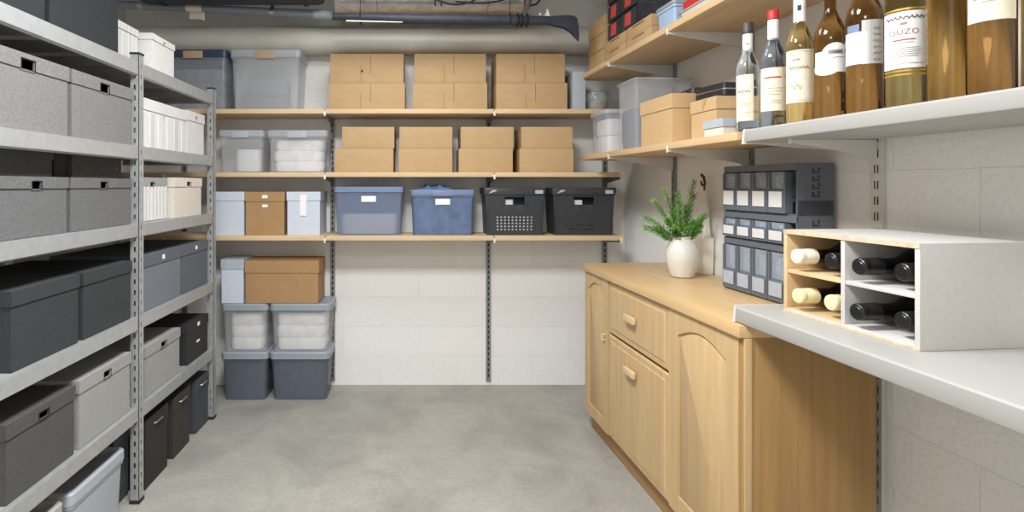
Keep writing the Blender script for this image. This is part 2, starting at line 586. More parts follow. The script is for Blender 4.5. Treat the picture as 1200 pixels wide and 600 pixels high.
for y in RACK_Y:
    upright(y, True)
    upright(y, False)
for z in RACK_Z:
    for y0, y1 in zip(RACK_Y, RACK_Y[1:]):
        for xb, s in ((-0.003, -1), (-RACK_D + 0.003, 1)):
            m_ = MB()
            # folded beam: lip on top, tall face, step
            pts = [(0, 0), (0, -0.052), (0.012, -0.058), (0.014, -0.056), (0.004, -0.050), (0.004, -0.016), (0.020, -0.016), (0.020, -0.002), (0.018, 0)]
            m_.prism([(xb + s * (p[0]), z + p[1]) for p in pts], 'y', y0 + 0.020, y1 - 0.020)
            m_.build('beam', M['galv'], rack)
        m_ = MB()
        m_.box(-RACK_D + 0.024, -0.024, y0 + 0.004, y1 - 0.004, z - 0.016, z - 0.001, 0.001)
        for q in range(3):
            yy = y0 + (q + 1) / 4 * (y1 - y0)
            m_.box(-RACK_D + 0.03, -0.03, yy - 0.012, yy + 0.012, z - 0.030, z - 0.016)
        m_.build('shelf', M['deck'], rack)
    for y in (RACK_Y[0], RACK_Y[2]):
        m_ = MB()
        s = 1 if y == RACK_Y[0] else -1
        yy = y + s * 0.004
        m_.box(-RACK_D + 0.04, -0.04, min(yy, yy + s * 0.003), max(yy, yy + s * 0.003), z - 0.050, z - 0.017)
        m_.build('side_beam', M['galv'], rack)


# ------------------------------------------------------------------ box builders (front faces local -Y, width on X, origin at base centre)
def lidded_box(name, label, cat, loc, rot, w, d, h, body, lid=None, lid_h=0.045, hole=True, hole_w=0.062, hole_h=0.032,
               tagw=0, group=None, seam=False, tag_low=False, tag_mat='paper', hole_drop=None):
    t = thing(name, label, cat, loc, rot, group)
    lid = lid or body
    th = 0.003
    o = 0.004
    bw, bd = w / 2 - o, d / 2 - o
    hz = h - (hole_drop if hole_drop is not None else lid_h * 0.72)
    hl = [(-hole_w / 2, hole_w / 2, hz - hole_h / 2, hz + hole_h / 2)] if hole else []
    b = MB()
    b.panel(-bw, bw, 0, h - 0.006, -bd, th, hl)
    b.box(-bw, bw, bd - th, bd, 0, h - 0.006)
    b.box(-bw, -bw + th, -bd + th, bd - th, 0, h - 0.006)
    b.box(bw - th, bw, -bd + th, bd - th, 0, h - 0.006)
    b.box(-bw + th, bw - th, -bd + th, bd - th, 0.001, 0.004)
    if seam:
        b.box(-bw * 0.72, -bw * 0.72 + 0.004, -bd - 0.0012, -bd, 0.004, h - lid_h - 0.002)
    b.build('body', body, t, smooth=False)
    b = MB()
    z0 = h - lid_h
    b.panel(-w / 2, w / 2, z0, h, -d / 2, th, hl)
    b.box(-w / 2, w / 2, d / 2 - th, d / 2, z0, h)
    b.box(-w / 2, -w / 2 + th, -d / 2 + th, d / 2 - th, z0, h)
    b.box(w / 2 - th, w / 2, -d / 2 + th, d / 2 - th, z0, h)
    b.box(-w / 2 + th, w / 2 - th, -d / 2 + th, d / 2 - th, h - 0.003, h)
    b.build('lid', lid, t, smooth=False)
    if hole:
        b = MB()
        y = -d / 2 - 0.0015
        x0, x1, z0_, z1_ = hl[0]
        fr = 0.0022
        b.panel(x0 - fr, x1 + fr, z0_ - fr, z1_ + fr, y, 0.0014, hl)
        b.build('handle_surround', M['black_plastic'] if hole_w > 0.03 else lid, t, smooth=False)
    if tagw:
        b = MB()
        zc = h - lid_h * 0.5 if not tag_low else h - lid_h - 0.05
        yy = -d / 2 - 0.001 if not tag_low else -bd - 0.001
        b.box(-tagw / 2, tagw / 2, yy, yy + 0.0009, zc - 0.010, zc + 0.010)
        b.build('tag', M[tag_mat], t, smooth=False)
    return t


def carton(name, label, loc, rot, w, d, h, m, group=None, tab=False, hole=False, top_gap=0.003, skew=0.0):
    """closed corrugated carton: body, two top flaps, pull tab"""
    t = thing(name, label, 'cardboard box', loc, rot + skew, group)
    b = MB()
    b.box(-w / 2, w / 2, -d / 2, d / 2, 0, h - 0.004, 0.0016)
    b.build('body', m, t)
    for s in (-1, 1):
        b = MB()
        y0, y1 = (-d / 2 + 0.001, -top_gap / 2) if s < 0 else (top_gap / 2, d / 2 - 0.001)
        b.box(-w / 2 + 0.001, w / 2 - 0.001, y0, y1, h - 0.0045, h, 0.001)
        b.build('flap', m, t)
    if tab:
        b = MB()
        x0, x1 = -0.035, 0.022
        b.panel(x0, x1, 0.001 if tab == 'low' else h * 0.42, h - 0.006 if tab != 'low' else h * 0.62, -d / 2 - 0.0012, 0.001)
        b.build('tab', m, t, smooth=False)
        b = MB()
        b.box(x1, x1 + 0.0025, -d / 2 - 0.0008, -d / 2 + 0.0005, h * 0.3 if tab != 'low' else h * 0.3, h - 0.004)
        b.box(x0 - 0.002, x0, -d / 2 - 0.0008, -d / 2 + 0.0005, 0.002, h * 0.6)
        b.build('slit', M['kraft_dark'], t, smooth=False)
    if hole:
        b = MB()
        n = 12
        b.loft([[(-0.03 + 0.008 * math.cos(2 * PI * i / n), y, h * 0.40 + 0.009 * math.sin(2 * PI * i / n)) for i in range(n)] for y in (-d / 2 - 0.002, -d / 2 - 0.0012)])
        b.build('finger_hole', M['black_plastic'], t)
    return t


def tote(name, label, loc, rot, w, d, h, body, lid, lid_h=0.03, taper=0.93, group=None, handle=True, tagw=0, rib=0, clip=None, r=0.02, cat='storage tote'):
    """moulded tub with a snap-on lid: tub, lid, handles, optional paper tag"""
    t = thing(name, label, cat, loc, rot, group)
    hx, hy = w / 2 - 0.008, d / 2 - 0.008
    b = MB()
    th = 0.003
    bz = h - lid_h
    k = taper
    b.rr_loft([(0, hx * k, hy * k), (bz - 0.012, hx * 0.995, hy * 0.995), (bz - 0.011, hx + 0.004, hy + 0.004), (bz, hx + 0.004, hy + 0.004),
               (bz, hx - th, hy - th), (0.004, hx * k - th, hy * k - th)], r=r)
    if rib:
        for i in range(rib):
            x = (-0.8 + 1.6 * i / max(1, rib - 1)) * hx * k
            b.box(x - 0.003, x + 0.003, -hy * (k + 0.005) - 0.002, -hy * (k + 0.005) + 0.004, 0.008, bz * 0.5)
    b.build('tub', body, t)
    b = MB()
    b.rr_loft([(bz + 0.0005, w / 2 - 0.004, d / 2 - 0.004), (bz + 0.002, w / 2, d / 2), (h - 0.008, w / 2, d / 2), (h - 0.002, w / 2 - 0.004, d / 2 - 0.004),
               (h, w / 2 - 0.012, d / 2 - 0.012), (h - 0.004, w / 2 - 0.018, d / 2 - 0.018)], r=r + 0.004)
    b.build('lid', lid, t)
    if handle:
        hw = min(0.12, w * 0.36)
        b = MB()
        b.box(-hw / 2, hw / 2, -d / 2 - 0.007, -d / 2 + 0.002, bz - 0.006, h - 0.010, 0.003)
        b.build('clasp', clip or lid, t)
    if tagw:
        b = MB()
        zc = bz - 0.040
        yy = -hy * (k + (1 - k) * zc / bz) - 0.004
        b.box(-tagw / 2, tagw / 2, yy, yy + 0.001, zc - 0.018, zc + 0.018)
        b.build('tag', M['paper'], t, smooth=False)
    return t


def bundle(name, label, cat, loc, rot, w, d, h, m, layers=3, group=None):
    """soft folded pile, one rounded layer above the other"""
    b = MB()
    z = 0
    for i in range(layers):
        hh = h / layers
        k = 1 - 0.04 * random.random()
        dx = (random.random() - 0.5) * w * 0.03
        b.rr_loft([(z, w / 2 * k * 0.96, d / 2 * k * 0.96), (z + hh * 0.25, w / 2 * k, d / 2 * k), (z + hh * 0.75, w / 2 * k, d / 2 * k), (z + hh * 0.98, w / 2 * k * 0.96, d / 2 * k * 0.96)],
                  r=min(w, d) * 0.2, cx=dx)
        z += hh
    o = b.build(name, m)
    o.location = loc
    o.rotation_euler = (0, 0, rot)
    return tag(o, label, cat, group)


E = 0.0006     # resting gap
# ------------------------------------------------------------------ things on the left rack
zA, zB, zC, zD, zE = [z + E for z in RACK_Z]


def rk(name, label, y0, y1, z, d, h, body, x=RX, cat='storage box', **kw):
    return lidded_box(name, label, cat, at_rack(y0, y1, z, d, x), RL, y1 - y0, d, h, body, **kw)


G = 'lidded boxes on the metal rack'
# top shelf
rk('fabric_storage_box', 'black fabric box at the near end of the top rack shelf, top left corner', 1.40, 1.742, zA, 0.42, 0.30, M['navy_top'], hole=False, group=G)
rk('fabric_storage_box', 'black fabric box on the top rack shelf beside the white boxes', 1.756, 2.165, zA, 0.42, 0.30, M['navy_top'], hole=False, group=G)
rk('card_storage_box', 'pale grey striped box on the top rack shelf between black box and white box', 2.19, 2.40, zA, 0.30, 0.165, M['stripe_card'], x=-1.235, hole=False, lid_h=0.03, group=G)
rk('card_storage_box', 'white card box at the front of the top rack shelf above the end upright', 2.43, 2.655, zA, 0.30, 0.165, M['white_card'], hole_w=0.02, hole_h=0.012, lid_h=0.028, group=G)
# second shelf
rk('linen_storage_box', 'grey linen box with black handle hole on the second rack shelf, at left picture edge', 1.465, 1.855, zB, 0.42, 0.235, M['grey_linen'], group=G, seam=True, lid_h=0.045, hole_w=0.058, hole_h=0.030)
rk('linen_storage_box', 'grey linen box with black handle hole on the second rack shelf, beside the middle upright', 1.868, 2.262, zB, 0.42, 0.235, M['grey_linen'], group=G, seam=True, lid_h=0.045, hole_w=0.058, hole_h=0.030)
for (y0, y1, txt) in ((2.325, 2.545, 'white card box on the second rack shelf, nearest the middle upright'),
                      (2.56, 2.785, 'white card box in the middle of the three white boxes on the second rack shelf')):
    t = rk('card_storage_box', txt, y0, y1, zB, 0.34, 0.215, M['white_card'], hole=False, lid_h=0.05, group=G)
    for q in range(3):
        b = MB()
        ww = (y1 - y0)
        x = -ww * 0.34 + q * ww * 0.34
        b.box(x - 0.018, x + 0.018, -0.34 / 2 + 0.0015, -0.34 / 2 + 0.0042, 0.004, 0.155)
        b.build('spine_strip', M['stripe_card'] if q % 2 else M['white_card'], t, smooth=False)
rk('card_storage_box', 'white card box with a small handle, last in line on the second rack shelf', 2.80, 3.02, zB, 0.34, 0.222, M['white_card'], lid_h=0.05, hole_w=0.03, hole_h=0.018, group=G, hole_drop=0.03)
# third shelf
rk('linen_storage_box', 'mid grey linen box at front of third rack shelf, at left picture edge', 1.545, 1.850, zC, 0.42, 0.187, M['mid_linen'], group=G, lid_h=0.036, hole_w=0.042, hole_h=0.022)
rk('linen_storage_box', 'mid grey linen box at front of third rack shelf, beside the middle upright', 1.862, 2.255, zC, 0.42, 0.187, M['mid_linen'], group=G, lid_h=0.036, hole_w=0.042, hole_h=0.022)
zc2 = zC + 0.187 + E
rk('linen_storage_box', 'dark grey box lying on the third shelf linen box nearest the camera', 1.60, 1.85, zc2, 0.30, 0.088, M['dark_linen'], x=-1.24, hole=False, lid_h=0.03, group=G)
rk('linen_storage_box', 'dark grey box lying on the third shelf linen box beside the middle upright', 1.95, 2.25, zc2, 0.30, 0.088, M['dark_linen'], x=-1.24, hole=False, lid_h=0.03, group=G)
rk('card_storage_box', 'slim charcoal box file squeezed between the two stacked boxes on the third rack shelf', 1.868, 1.935, zc2, 0.28, 0.084, M['char_linen'], x=-1.25, hole=False, lid_h=0.03, group=G)
t = rk('card_storage_box', 'white ribbed box with grey lid on the third rack shelf behind the middle upright', 2.325, 2.62, zC, 0.34, 0.195, M['stripe_card'], lid=M['light_linen'], x=-1.21, lid_h=0.035, hole_w=0.034, hole_h=0.014, group=G, hole_drop=0.03)
for q in range(9):
    b = MB()
    x = -0.135 + q * 0.0335
    b.box(x - 0.008, x + 0.008, -0.17 + 0.001, -0.17 + 0.0042, 0.003, 0.157)
    b.build('rib', M['white_card'], t, smooth=False)
rk('card_storage_box', 'cream white box with a brown handle hole on the third rack shelf', 2.65, 2.985, zC, 0.34, 0.198, M['cream_card'], lid_h=0.045, hole_w=0.045, hole_h=0.016, group=G, hole_drop=0.03)
# fourth shelf
rk('linen_storage_box', 'charcoal linen box on the fourth rack shelf, nearest the camera', 1.592, 1.912, zD, 0.42, 0.238, M['char_linen'], hole=False, group=G)
rk('linen_storage_box', 'charcoal linen box on the fourth rack shelf, beside the middle upright', 1.932, 2.258, zD, 0.42, 0.238, M['char_linen'], hole=False, group=G)
rk('card_storage_box', 'blue-grey box with a small orange and white tag on the fourth rack shelf', 2.345, 2.727, zD, 0.40, 0.243, M['blue_grey'], lid=M['slate'], hole=False, tagw=0.026, lid_h=0.05, group=G)
rk('card_storage_box', 'slate grey box with small white tag on the fourth rack shelf beside end upright', 2.742, 3.075, zD, 0.40, 0.243, M['slate'], hole=False, tagw=0.024, lid_h=0.05, group=G)
# fifth shelf
rk('linen_storage_box', 'dark grey linen box with handle hole on the lowest rack shelf, nearest the camera', 1.572, 1.888, zE, 0.42, 0.234, M['dark_linen'], group=G, hole_w=0.045, hole_h=0.022)
rk('linen_storage_box', 'light grey linen box with handle hole on the lowest rack shelf, before the middle upright', 1.910, 2.252, zE, 0.42, 0.240, M['light_linen'], group=G, hole_w=0.045, hole_h=0.024)
rk('linen_storage_box', 'light grey box with handle hole on the lowest rack shelf, past the middle upright', 2.365, 2.715, zE, 0.40, 0.220, M['light_linen'], group=G, hole_w=0.05, hole_h=0.024)
t = rk('card_storage_box', 'black box with two small white tags on the lowest rack shelf beside the end upright', 2.800, 3.075, zE, 0.40, 0.205, M['black_card'], hole=False, tagw=0.03, lid_h=0.045, group=G)
b = MB()
b.box(0.0 - 0.02, 0.02, -0.1985, -0.1968, 0.085, 0.097)
b.build('tag', M['paper'], t, smooth=False)
# floor
tote('plastic_tote', 'pale grey plastic tub on the floor under the rack, before the middle upright', at_rack(1.865, 2.215, E, 0.40), RL, 0.35, 0.40, 0.268, M['tote_grey'], M['tote_grey'], lid_h=0.045, taper=0.95, handle=False)
tote('plastic_tote', 'white plastic tub on the floor at the bottom left corner of the picture', at_rack(1.50, 1.835, E, 0.40), RL, 0.335, 0.40, 0.272, M['tote_grey'], M['white_lam'], lid_h=0.04, taper=0.95, handle=False)
rk('card_storage_box', 'narrow dark box set back on the floor right behind the pale grey tub', 2.232, 2.352, E, 0.30, 0.29, M['navy_black'], x=-1.25, hole=False, group=G)
for (y0, y1, h, mm, txt) in ((2.368, 2.585, 0.300, 'black_card', 'black box with slim metal pull on the floor, nearest of three under rack'),
                             (2.640, 2.832, 0.292, 'brown_black', 'brown-black box with slim metal pull on the floor, middle of three under rack'),
                             (2.905, 3.082, 0.280, 'navy_black', 'slate-coloured box with slim metal pull on the floor, last of three under rack')):
    t = rk('card_storage_box', txt, y0, y1, E, 0.34, h, M[mm], hole=False, lid_h=0.07, group=G)
    b = MB()
    b.tube([(-0.032, -0.171, h - 0.038), (-0.030, -0.180, h - 0.036), (0.030, -0.180, h - 0.036), (0.032, -0.171, h - 0.038)], 0.0035, 6)
    b.build('pull', M['steel'], t)


# ------------------------------------------------------------------ back wall: standards, boards
S1, S2, S3 = 1.791, 1.405, 1.018
BT = 0.028
BF = 3.322                       # front edge of boards


def standard_mesh(z0, z1, wd=0.030, dp=0.016, pitch=0.05, slots=2, white=False):
    holes = []
    z = z0 + 0.025
    while z < z1 - 0.03:
        if slots == 2:
            holes += [(-0.0085, -0.0025, z, z + 0.026), (0.0025, 0.0085, z, z + 0.026)]
        else:
            holes += [(-0.005, 0.005, z, z + 0.024)]
        z += pitch
    b = MB()
    b.panel(-wd / 2, wd / 2, z0, z1, -dp, 0.002, holes)
    b.box(-wd / 2, -wd / 2 + 0.002, -dp + 0.002, -0.001, z0, z1)
    b.box(wd / 2 - 0.002, wd / 2, -dp + 0.002, -0.001, z0, z1)
    return b


def standard(label, loc, rot, z0, z1, brackets, depth, mm, bmat, slots=2, btall=0.05, pitch=0.05, wd=0.030):
    t = thing('shelf_standard', label, 'shelf standard', loc, rot)
    standard_mesh(z0, z1, slots=slots, pitch=pitch, wd=wd).build('rail', M[mm], t, smooth=False)
    b = MB()
    b.box(-0.0125, 0.0125, -0.004, -0.001, z0 + 0.002, z1 - 0.002)
    b.build('slot_shade_plate', M['slot'], t, smooth=False)  # dark plate added so the slots look deep
    for z in brackets:
        b = MB()
        poly = [(-0.017, z - 0.0006), (-depth, z - 0.0006), (-depth, z - 0.010), (-depth + 0.02, z - 0.013), (-0.06, z - btall * 0.8), (-0.03, z - btall), (-0.017, z - btall)]
        b.prism(poly, 'x', -0.005, 0.005)
        o = b.build('bracket', M[bmat], t)
        b = MB()
        b.box(-0.006, 0.006, -depth - 0.004, -depth + 0.0, z - 0.014, z + 0.014, 0.001)
        b.build('clip', M['white_clip'], o)
    return t


for x, txt in ((-1.56, 'grey slotted shelf standard on the back wall, hidden behind the metal rack'),
               (-0.578, 'grey slotted shelf standard on the back wall beside the stacked tubs'),
               (0.454, 'grey slotted shelf standard in the middle of the bare back wall'),
               (1.225, 'grey slotted shelf standard in the back right corner')):
    standard(txt, (x, Y_BACK, 0), 0, 0.03, 1.80, (S1 - BT, S2 - BT, S3 - BT), Y_BACK - BF, 'rail', 'rail', slots=1, btall=0.045, pitch=0.036)

SEG = ((-1.90, -0.581, 'left'), (-0.575, 0.451, 'middle'), (0.457, 1.245, 'right'))
for z, lv in ((S1, 'top'), (S2, 'middle-height'), (S3, 'lowest')):
    for x0, x1, nm in SEG:
        x1_ = x1
        if nm == 'right':
            x1_ = {S1: 1.20, S2: 1.215, S3: 1.245}[z]
        b = MB()
        b.box(0, x1_ - x0, 0, 0.285, -BT, 0, 0.0015)
        o = b.build('shelf_board', M['beech'], loc=(x0, BF + 0.001, z))
        tag(o, 'pale beech %s shelf board on the %s part of the back wall' % (lv, nm), 'shelf', 'back wall shelf boards')

zs1, zs2, zs3 = S1 + E, S2 + E, S3 + E
D1 = 0.24
# top level: three stacks of two cartons
for i, (lo, up) in enumerate((((-0.562, -0.092), (-0.551, -0.100)), ((-0.042, 0.415), (-0.034, 0.407)), ((0.470, 0.908), (0.470, 0.892)))):
    nm = ('left', 'middle', 'right')[i]
    w = lo[1] - lo[0]
    carton('carton', 'kraft cardboard box at the bottom of the %s stack on the top back shelf' % nm, at_back(*lo, zs1, D1), 0, w, D1, 0.165, M['kraft'], tab='low', group='cartons on the top back shelf')
    w = up[1] - up[0]
    carton('carton', 'kraft cardboard box on top of the %s stack on the top back shelf' % nm, at_back(*up, zs1 + 0.165 + E, D1), 0, w, D1, 0.178, M['kraft'], tab='high', hole=(i == 0), group='cartons on the top back shelf')
# clear totes at the left of the top level
tote('plastic_tote', 'smoky grey tub with navy lid on the top back shelf beside the rack', at_back(-1.60, -1.19, zs1, D1), 0, 0.41, D1, 0.372, M['tote_smoke'], M['lid_navy'], clip=M['tab_tan'], lid_h=0.05, taper=0.97)
bundle('folded_blanket', 'grey folded textiles inside the smoky tub with the navy lid', 'textiles', at_back(-1.57, -1.22, zs1 + 0.006, 0.19, BY + 0.025), 0, 0.34, 0.18, 0.25, M['stripe_card'], 3)
tote('plastic_tote', 'large clear tub with bluish lid on the top back shelf left of the cartons', at_back(-1.172, -0.735, zs1, D1), 0, 0.437, D1, 0.372, M['tote_clear'], M['tote_clear_lid'], clip=M['tab_tan'], lid_h=0.05, taper=0.94)
bundle('plastic_bag', 'crumpled pale plastic bags inside the large clear tub', 'plastic bag', at_back(-1.11, -0.82, zs1 + 0.006, 0.17, BY + 0.035), 0, 0.27, 0.16, 0.20, M['tote_clear'], 2)
# middle level: four stacks of two cartons
for i, (lo, up) in enumerate((((-0.525, -0.163), (-0.478, -0.157)), ((-0.131, 0.2), (-0.126, 0.2)), ((0.240, 0.572), (0.252, 0.577)), ((0.614, 0.945), (0.625, 0.940)))):
    nm = ('first', 'second', 'third', 'fourth')[i]
    carton('carton', 'plain kraft box at bottom of %s stack from left on the middle back shelf' % nm, at_back(*lo, zs2, D1), 0, lo[1] - lo[0], D1, 0.147, M['kraft'], group='cartons on the middle back shelf')
    carton('carton', 'plain kraft box on top of %s stack from left on the middle back shelf' % nm, at_back(*up, zs2 + 0.147 + E, D1), 0, up[1] - up[0], D1, 0.133, M['kraft'], group='cartons on the middle back shelf')
for x0, x1, txt in ((-1.245, -0.962, 'clear lidded tub of papers on the middle back shelf beside the rack'),
                    (-0.945, -0.568, 'clear lidded tub of folded cloths on the middle back shelf left of the cartons')):
    tote('plastic_tote', txt, at_back(x0, x1, zs2, D1), 0, x1 - x0, D1, 0.262, M['tote_clear'], M['tote_clear_lid'], lid_h=0.042, taper=0.93, rib=0)
bundle('paper_stack', 'white paper pile inside the clear tub beside the rack', 'paper', at_back(-1.15, -0.995, zs2 + 0.006, 0.18, BY + 0.03), 0, 0.15, 0.17, 0.14, M['white_card'], 1)
bundle('folded_cloth', 'white folded cloths inside the clear tub on the middle back shelf', 'cloth', at_back(-0.91, -0.605, zs2 + 0.006, 0.18, BY + 0.03), 0, 0.305, 0.17, 0.195, M['cloth_white'], 3)
# lowest level, left
lidded_box('card_storage_box', 'pale blue-grey card box on the lowest back shelf beside the rack', 'storage box', at_back(-1.27, -1.080, zs3, D1), 0, 0.19, D1, 0.268, M['pale_blue'], hole=False, lid_h=0.055, group='card boxes on the lowest back shelf')
t = lidded_box('card_storage_box', 'brown kraft box between two pale blue boxes on the lowest back shelf', 'storage box', at_back(-1.076, -0.832, zs3, D1), 0, 0.244, D1, 0.268, M['kraft_brown'], hole=False, lid_h=0.06, tagw=0.034, group='card boxes on the lowest back shelf')
b = MB()
b.box(-0.017, 0.017, -D1 / 2 + 0.0025, -D1 / 2 + 0.0038, 0.172, 0.190)
b.build('tag', M['paper'], t, smooth=False)
t = lidded_box('card_storage_box', 'pale blue card box with a long white label on the lowest back shelf', 'storage box', at_back(-0.820, -0.612, zs3, D1), 0, 0.208, D1, 0.268, M['pale_blue'], hole=False, lid_h=0.055, group='card boxes on the lowest back shelf')
b = MB()
b.box(-0.022, 0.018, -D1 / 2 - 0.0012, -D1 / 2 - 0.0002, 0.12, 0.25)
b.build('tag', M['paper'], t, smooth=False)
# blue totes
tote('plastic_tote', 'blue translucent tub with white label, pale contents in its lower half', at_back(-0.533, -0.098, zs3, D1), 0, 0.435, D1, 0.300, M['tote_blue'], M['tote_blue_lid'], lid_h=0.036, taper=0.94, tagw=0.09, handle=False)
bundle('paper_stack', 'beige paper bundles in the lower half of the blue tub', 'paper', at_back(-0.49, -0.14, zs3 + 0.006, 0.19, BY + 0.024), 0, 0.36, 0.185, 0.125, M['cream_card'], 1)
t = tote('plastic_tote', 'deep blue tub with white label and cloth bulging out on the lowest back shelf', at_back(-0.060, 0.342, zs3, D1), 0, 0.402, D1, 0.282, M['tote_blue_deep'], M['tote_blue_lid'], lid_h=0.036, taper=0.95, tagw=0.09, handle=False)
b = MB()
b.box(-0.065, 0.065, -D1 / 2 - 0.006, -D1 / 2 + 0.003, 0.240, 0.272, 0.004)
b.build('clasp', M['tote_blue_lid'], t)
# crumpled blue cloth on top of the deep blue tub
b = MB()
nx, ny = 26, 10
rows = []
for side in (0, 1):
    g = []
    for i in range(nx + 1):
        r_ = []
        for j in range(ny + 1):
            u, v = i / nx * 2 - 1, j / ny * 2 - 1
            hgt = max(0.0, (1 - u * u)) ** 0.5 * max(0.0, 1 - v * v) ** 0.5
            z = hgt * (0.022 + 0.009 * math.sin(9 * u + 2 * v) + 0.007 * math.sin(17 * u - 5 * v))
            r_.append(b.bm.verts.new((u * 0.105, v * 0.08, (max(z, 0.0) + 0.0015) if side else 0)))
        g.append(r_)
    rows.append(g)
for s, g in enumerate(rows):
    for i in range(nx):
        for j in range(ny):
            b.bm.faces.new((g[i][j], g[i + 1][j], g[i + 1][j + 1], g[i][j + 1]))
b0, t0 = rows
rim = [(i, 0) for i in range(nx)] + [(nx, j) for j in range(ny)] + [(i, ny) for i in range(nx, 0, -1)] + [(0, j) for j in range(ny, 0, -1)]
for k in range(len(rim)):
    p, q = rim[k], rim[(k + 1) % len(rim)]
    b.bm.faces.new((b0[p[0]][p[1]], b0[q[0]][q[1]], t0[q[0]][q[1]], t0[p[0]][p[1]]))
o = b.build('cloth', M['cloth_blue'], loc=(0.095, BY + 0.095, zs3 + 0.2825))
tag(o, 'crumpled blue cloth lying on the deep blue tub', 'cloth')


# black crates
def crate(label, loc, w, d, h, perforated):
    t = thing('crate', label, 'crate', loc, 0, 'black crates')
    hx, hy = w / 2 - 0.010, d / 2 - 0.010
    holes = [(-0.062, 0.062, h - 0.104, h - 0.056)]
    if perforated:
        for r_ in range(5):
            for c_ in range(10):
                x = -0.118 + c_ * 0.0245
                z = 0.030 + r_ * 0.019
                holes.append((x, x + 0.012, z, z + 0.010))
    else:
        for r_ in range(2):
            for c_ in range(9):
                if (c_ * 7 + r_ * 3) % 5 == 0:
                    continue
                x = -0.118 + c_ * 0.021
                z = 0.034 + r_ * 0.024
                holes.append((x, x + 0.012, z, z + 0.005))
    b = MB()
    b.panel(-hx, hx, 0, h - 0.02, -hy, 0.003, holes)
    b.box(-hx, hx, hy - 0.003, hy, 0, h - 0.02)
    b.box(-hx, -hx + 0.003, -hy + 0.003, hy - 0.003, 0, h - 0.02)
    b.box(hx - 0.003, hx, -hy + 0.003, hy - 0.003, 0, h - 0.02)
    b.box(-hx + 0.003, hx - 0.003, -hy + 0.003, hy - 0.003, 0, 0.004)
    # taper towards the base
    for v in b.bm.verts:
        k = 0.93 + 0.07 * min(1, max(0, v.co.z / h))
        v.co.x *= k
        v.co.y *= 0.96 + 0.04 * min(1, max(0, v.co.z / h))
    b.build('tub', M['crate'], t, smooth=False)
    b = MB()
    b.rr_loft([(h - 0.044, hx + 0.002, hy + 0.002), (h - 0.042, w / 2 - 0.003, d / 2 - 0.003), (h - 0.004, w / 2, d / 2), (h, w / 2 - 0.002, d / 2 - 0.002),
               (h, hx - 0.004, hy - 0.004), (h - 0.04, hx - 0.004, hy - 0.004)], r=0.012, cap0=False, cap1=False)
    b.bm.faces.ensure_lookup_table()
    b.build('rim', M['crate'], t)
    for s in (-1, 1):
        b = MB()
        b.box(s * (hx - 0.016) - 0.004, s * (hx - 0.016) + 0.004, -hy - 0.005, -hy + 0.001, 0.02, h - 0.05, 0.001)
        b.build('rib', M['crate'], t)
        b = MB()
        b.box(s * 0.071 - 0.007, s * 0.071 + 0.007, -hy - 0.005, -hy + 0.001, h - 0.115, h - 0.045, 0.001)
        b.build('handle_cheek', M['crate'], t)
    b = MB()
    for x0, x1, dz in ((-hx + 0.02, -hx + 0.07, 1), (hx - 0.06, hx - 0.012, 0)):
        b.prism([(x0, h - 0.036), (x1, h - (0.020 if dz else 0.036)), (x1, h - 0.014), (x0 + (0.025 if dz else 0), h - 0.014)], 'y', -d / 2 - 0.0012, -d / 2 + 0.001)
    b.build('sticker', M['grey_card'], t, smooth=False)
    # moulded ring mark
    b = MB()
    for cx in (-0.055, 0.035):
        pts = [(cx + 0.017 * math.cos(2 * PI * i / 16), -hy * 0.985 - 0.003, h - 0.128 + 0.012 * math.sin(2 * PI * i / 16)) for i in range(17)]
        b.tube(pts, 0.0014, 5)
    b.build('moulded_mark', M['bin_grey'], t)
    return t


crate('black perforated crate with rows of square holes and a white pattern showing through', at_back(0.392, 0.780, zs3, D1), 0.388, D1, 0.292, True)
crate('black crate with few slits at the right end of the lowest back shelf', at_back(0.812, 1.212, zs3, D1), 0.400, D1, 0.292, False)
b = MB()
b.box(-0.14, 0.14, 0, 0.02, 0, 0.135, 0.001)
o = b.build('paper_stack', M['paper'], loc=(0.586, BY + 0.0200, zs3 + 0.0048))
tag(o, 'white papers standing inside the perforated black crate', 'paper')
bundle('paper_stack', 'white crumpled paper showing in the handle of the perforated black crate', 'paper', (0.556, BY + 0.09, zs3 + 0.143), 0, 0.06, 0.10, 0.078, M['paper'], 1)
bundle('paper_stack', 'white crumpled paper showing in the handle of the black crate at the right end', 'paper', (0.985, BY + 0.09, zs3 + 0.0048), 0, 0.07, 0.10, 0.215, M['paper'], 1)

# totes on the floor at the left of the back wall
for x0, x1, z, mm, txt in ((-1.225, -0.938, E, 'tote_slate', 'dark slate tub on the floor below the clear tubs, beside the rack'),
                           (-0.925, -0.560, E, 'tote_slate', 'wide dark slate tub on the floor below the clear tubs, next to the bare wall'),
                           (-1.225, -0.938, 0.2985 + 2 * E, 'tote_clear', 'clear tub of white textiles stacked on the narrow slate tub beside the rack'),
                           (-0.925, -0.550, 0.2985 + 2 * E, 'tote_clear', 'wide clear tub of white textiles stacked on the wide slate tub')):
    tote('plastic_tote', txt, at_back(x0, x1, z, D1), 0, x1 - x0 + 0.008, D1 + 0.004, 0.2985, M[mm], M['lid_grey'], lid_h=0.045, taper=0.92, handle=False, r=0.03)
for x0, x1, z, mm, txt in ((-1.19, -0.97, 0.006, 'cloth_dark', 'dark textiles inside the narrow slate tub on the floor'),
                           (-0.885, -0.60, 0.006, 'cloth_dark', 'dark textiles inside the wide slate tub on the floor'),
                           (-1.180, -0.978, 0.306, 'cloth_white', 'white textiles inside the narrow clear tub'),
                           (-0.895, -0.585, 0.306, 'cloth_white', 'white textiles inside the wide clear tub')):
    bundle('folded_cloth', txt, 'cloth', at_back(x0, x1, z, 0.17, BY + 0.032), 0, x1 - x0, 0.165, 0.225, M[mm], 3)
zt = 0.5982 + 3 * E
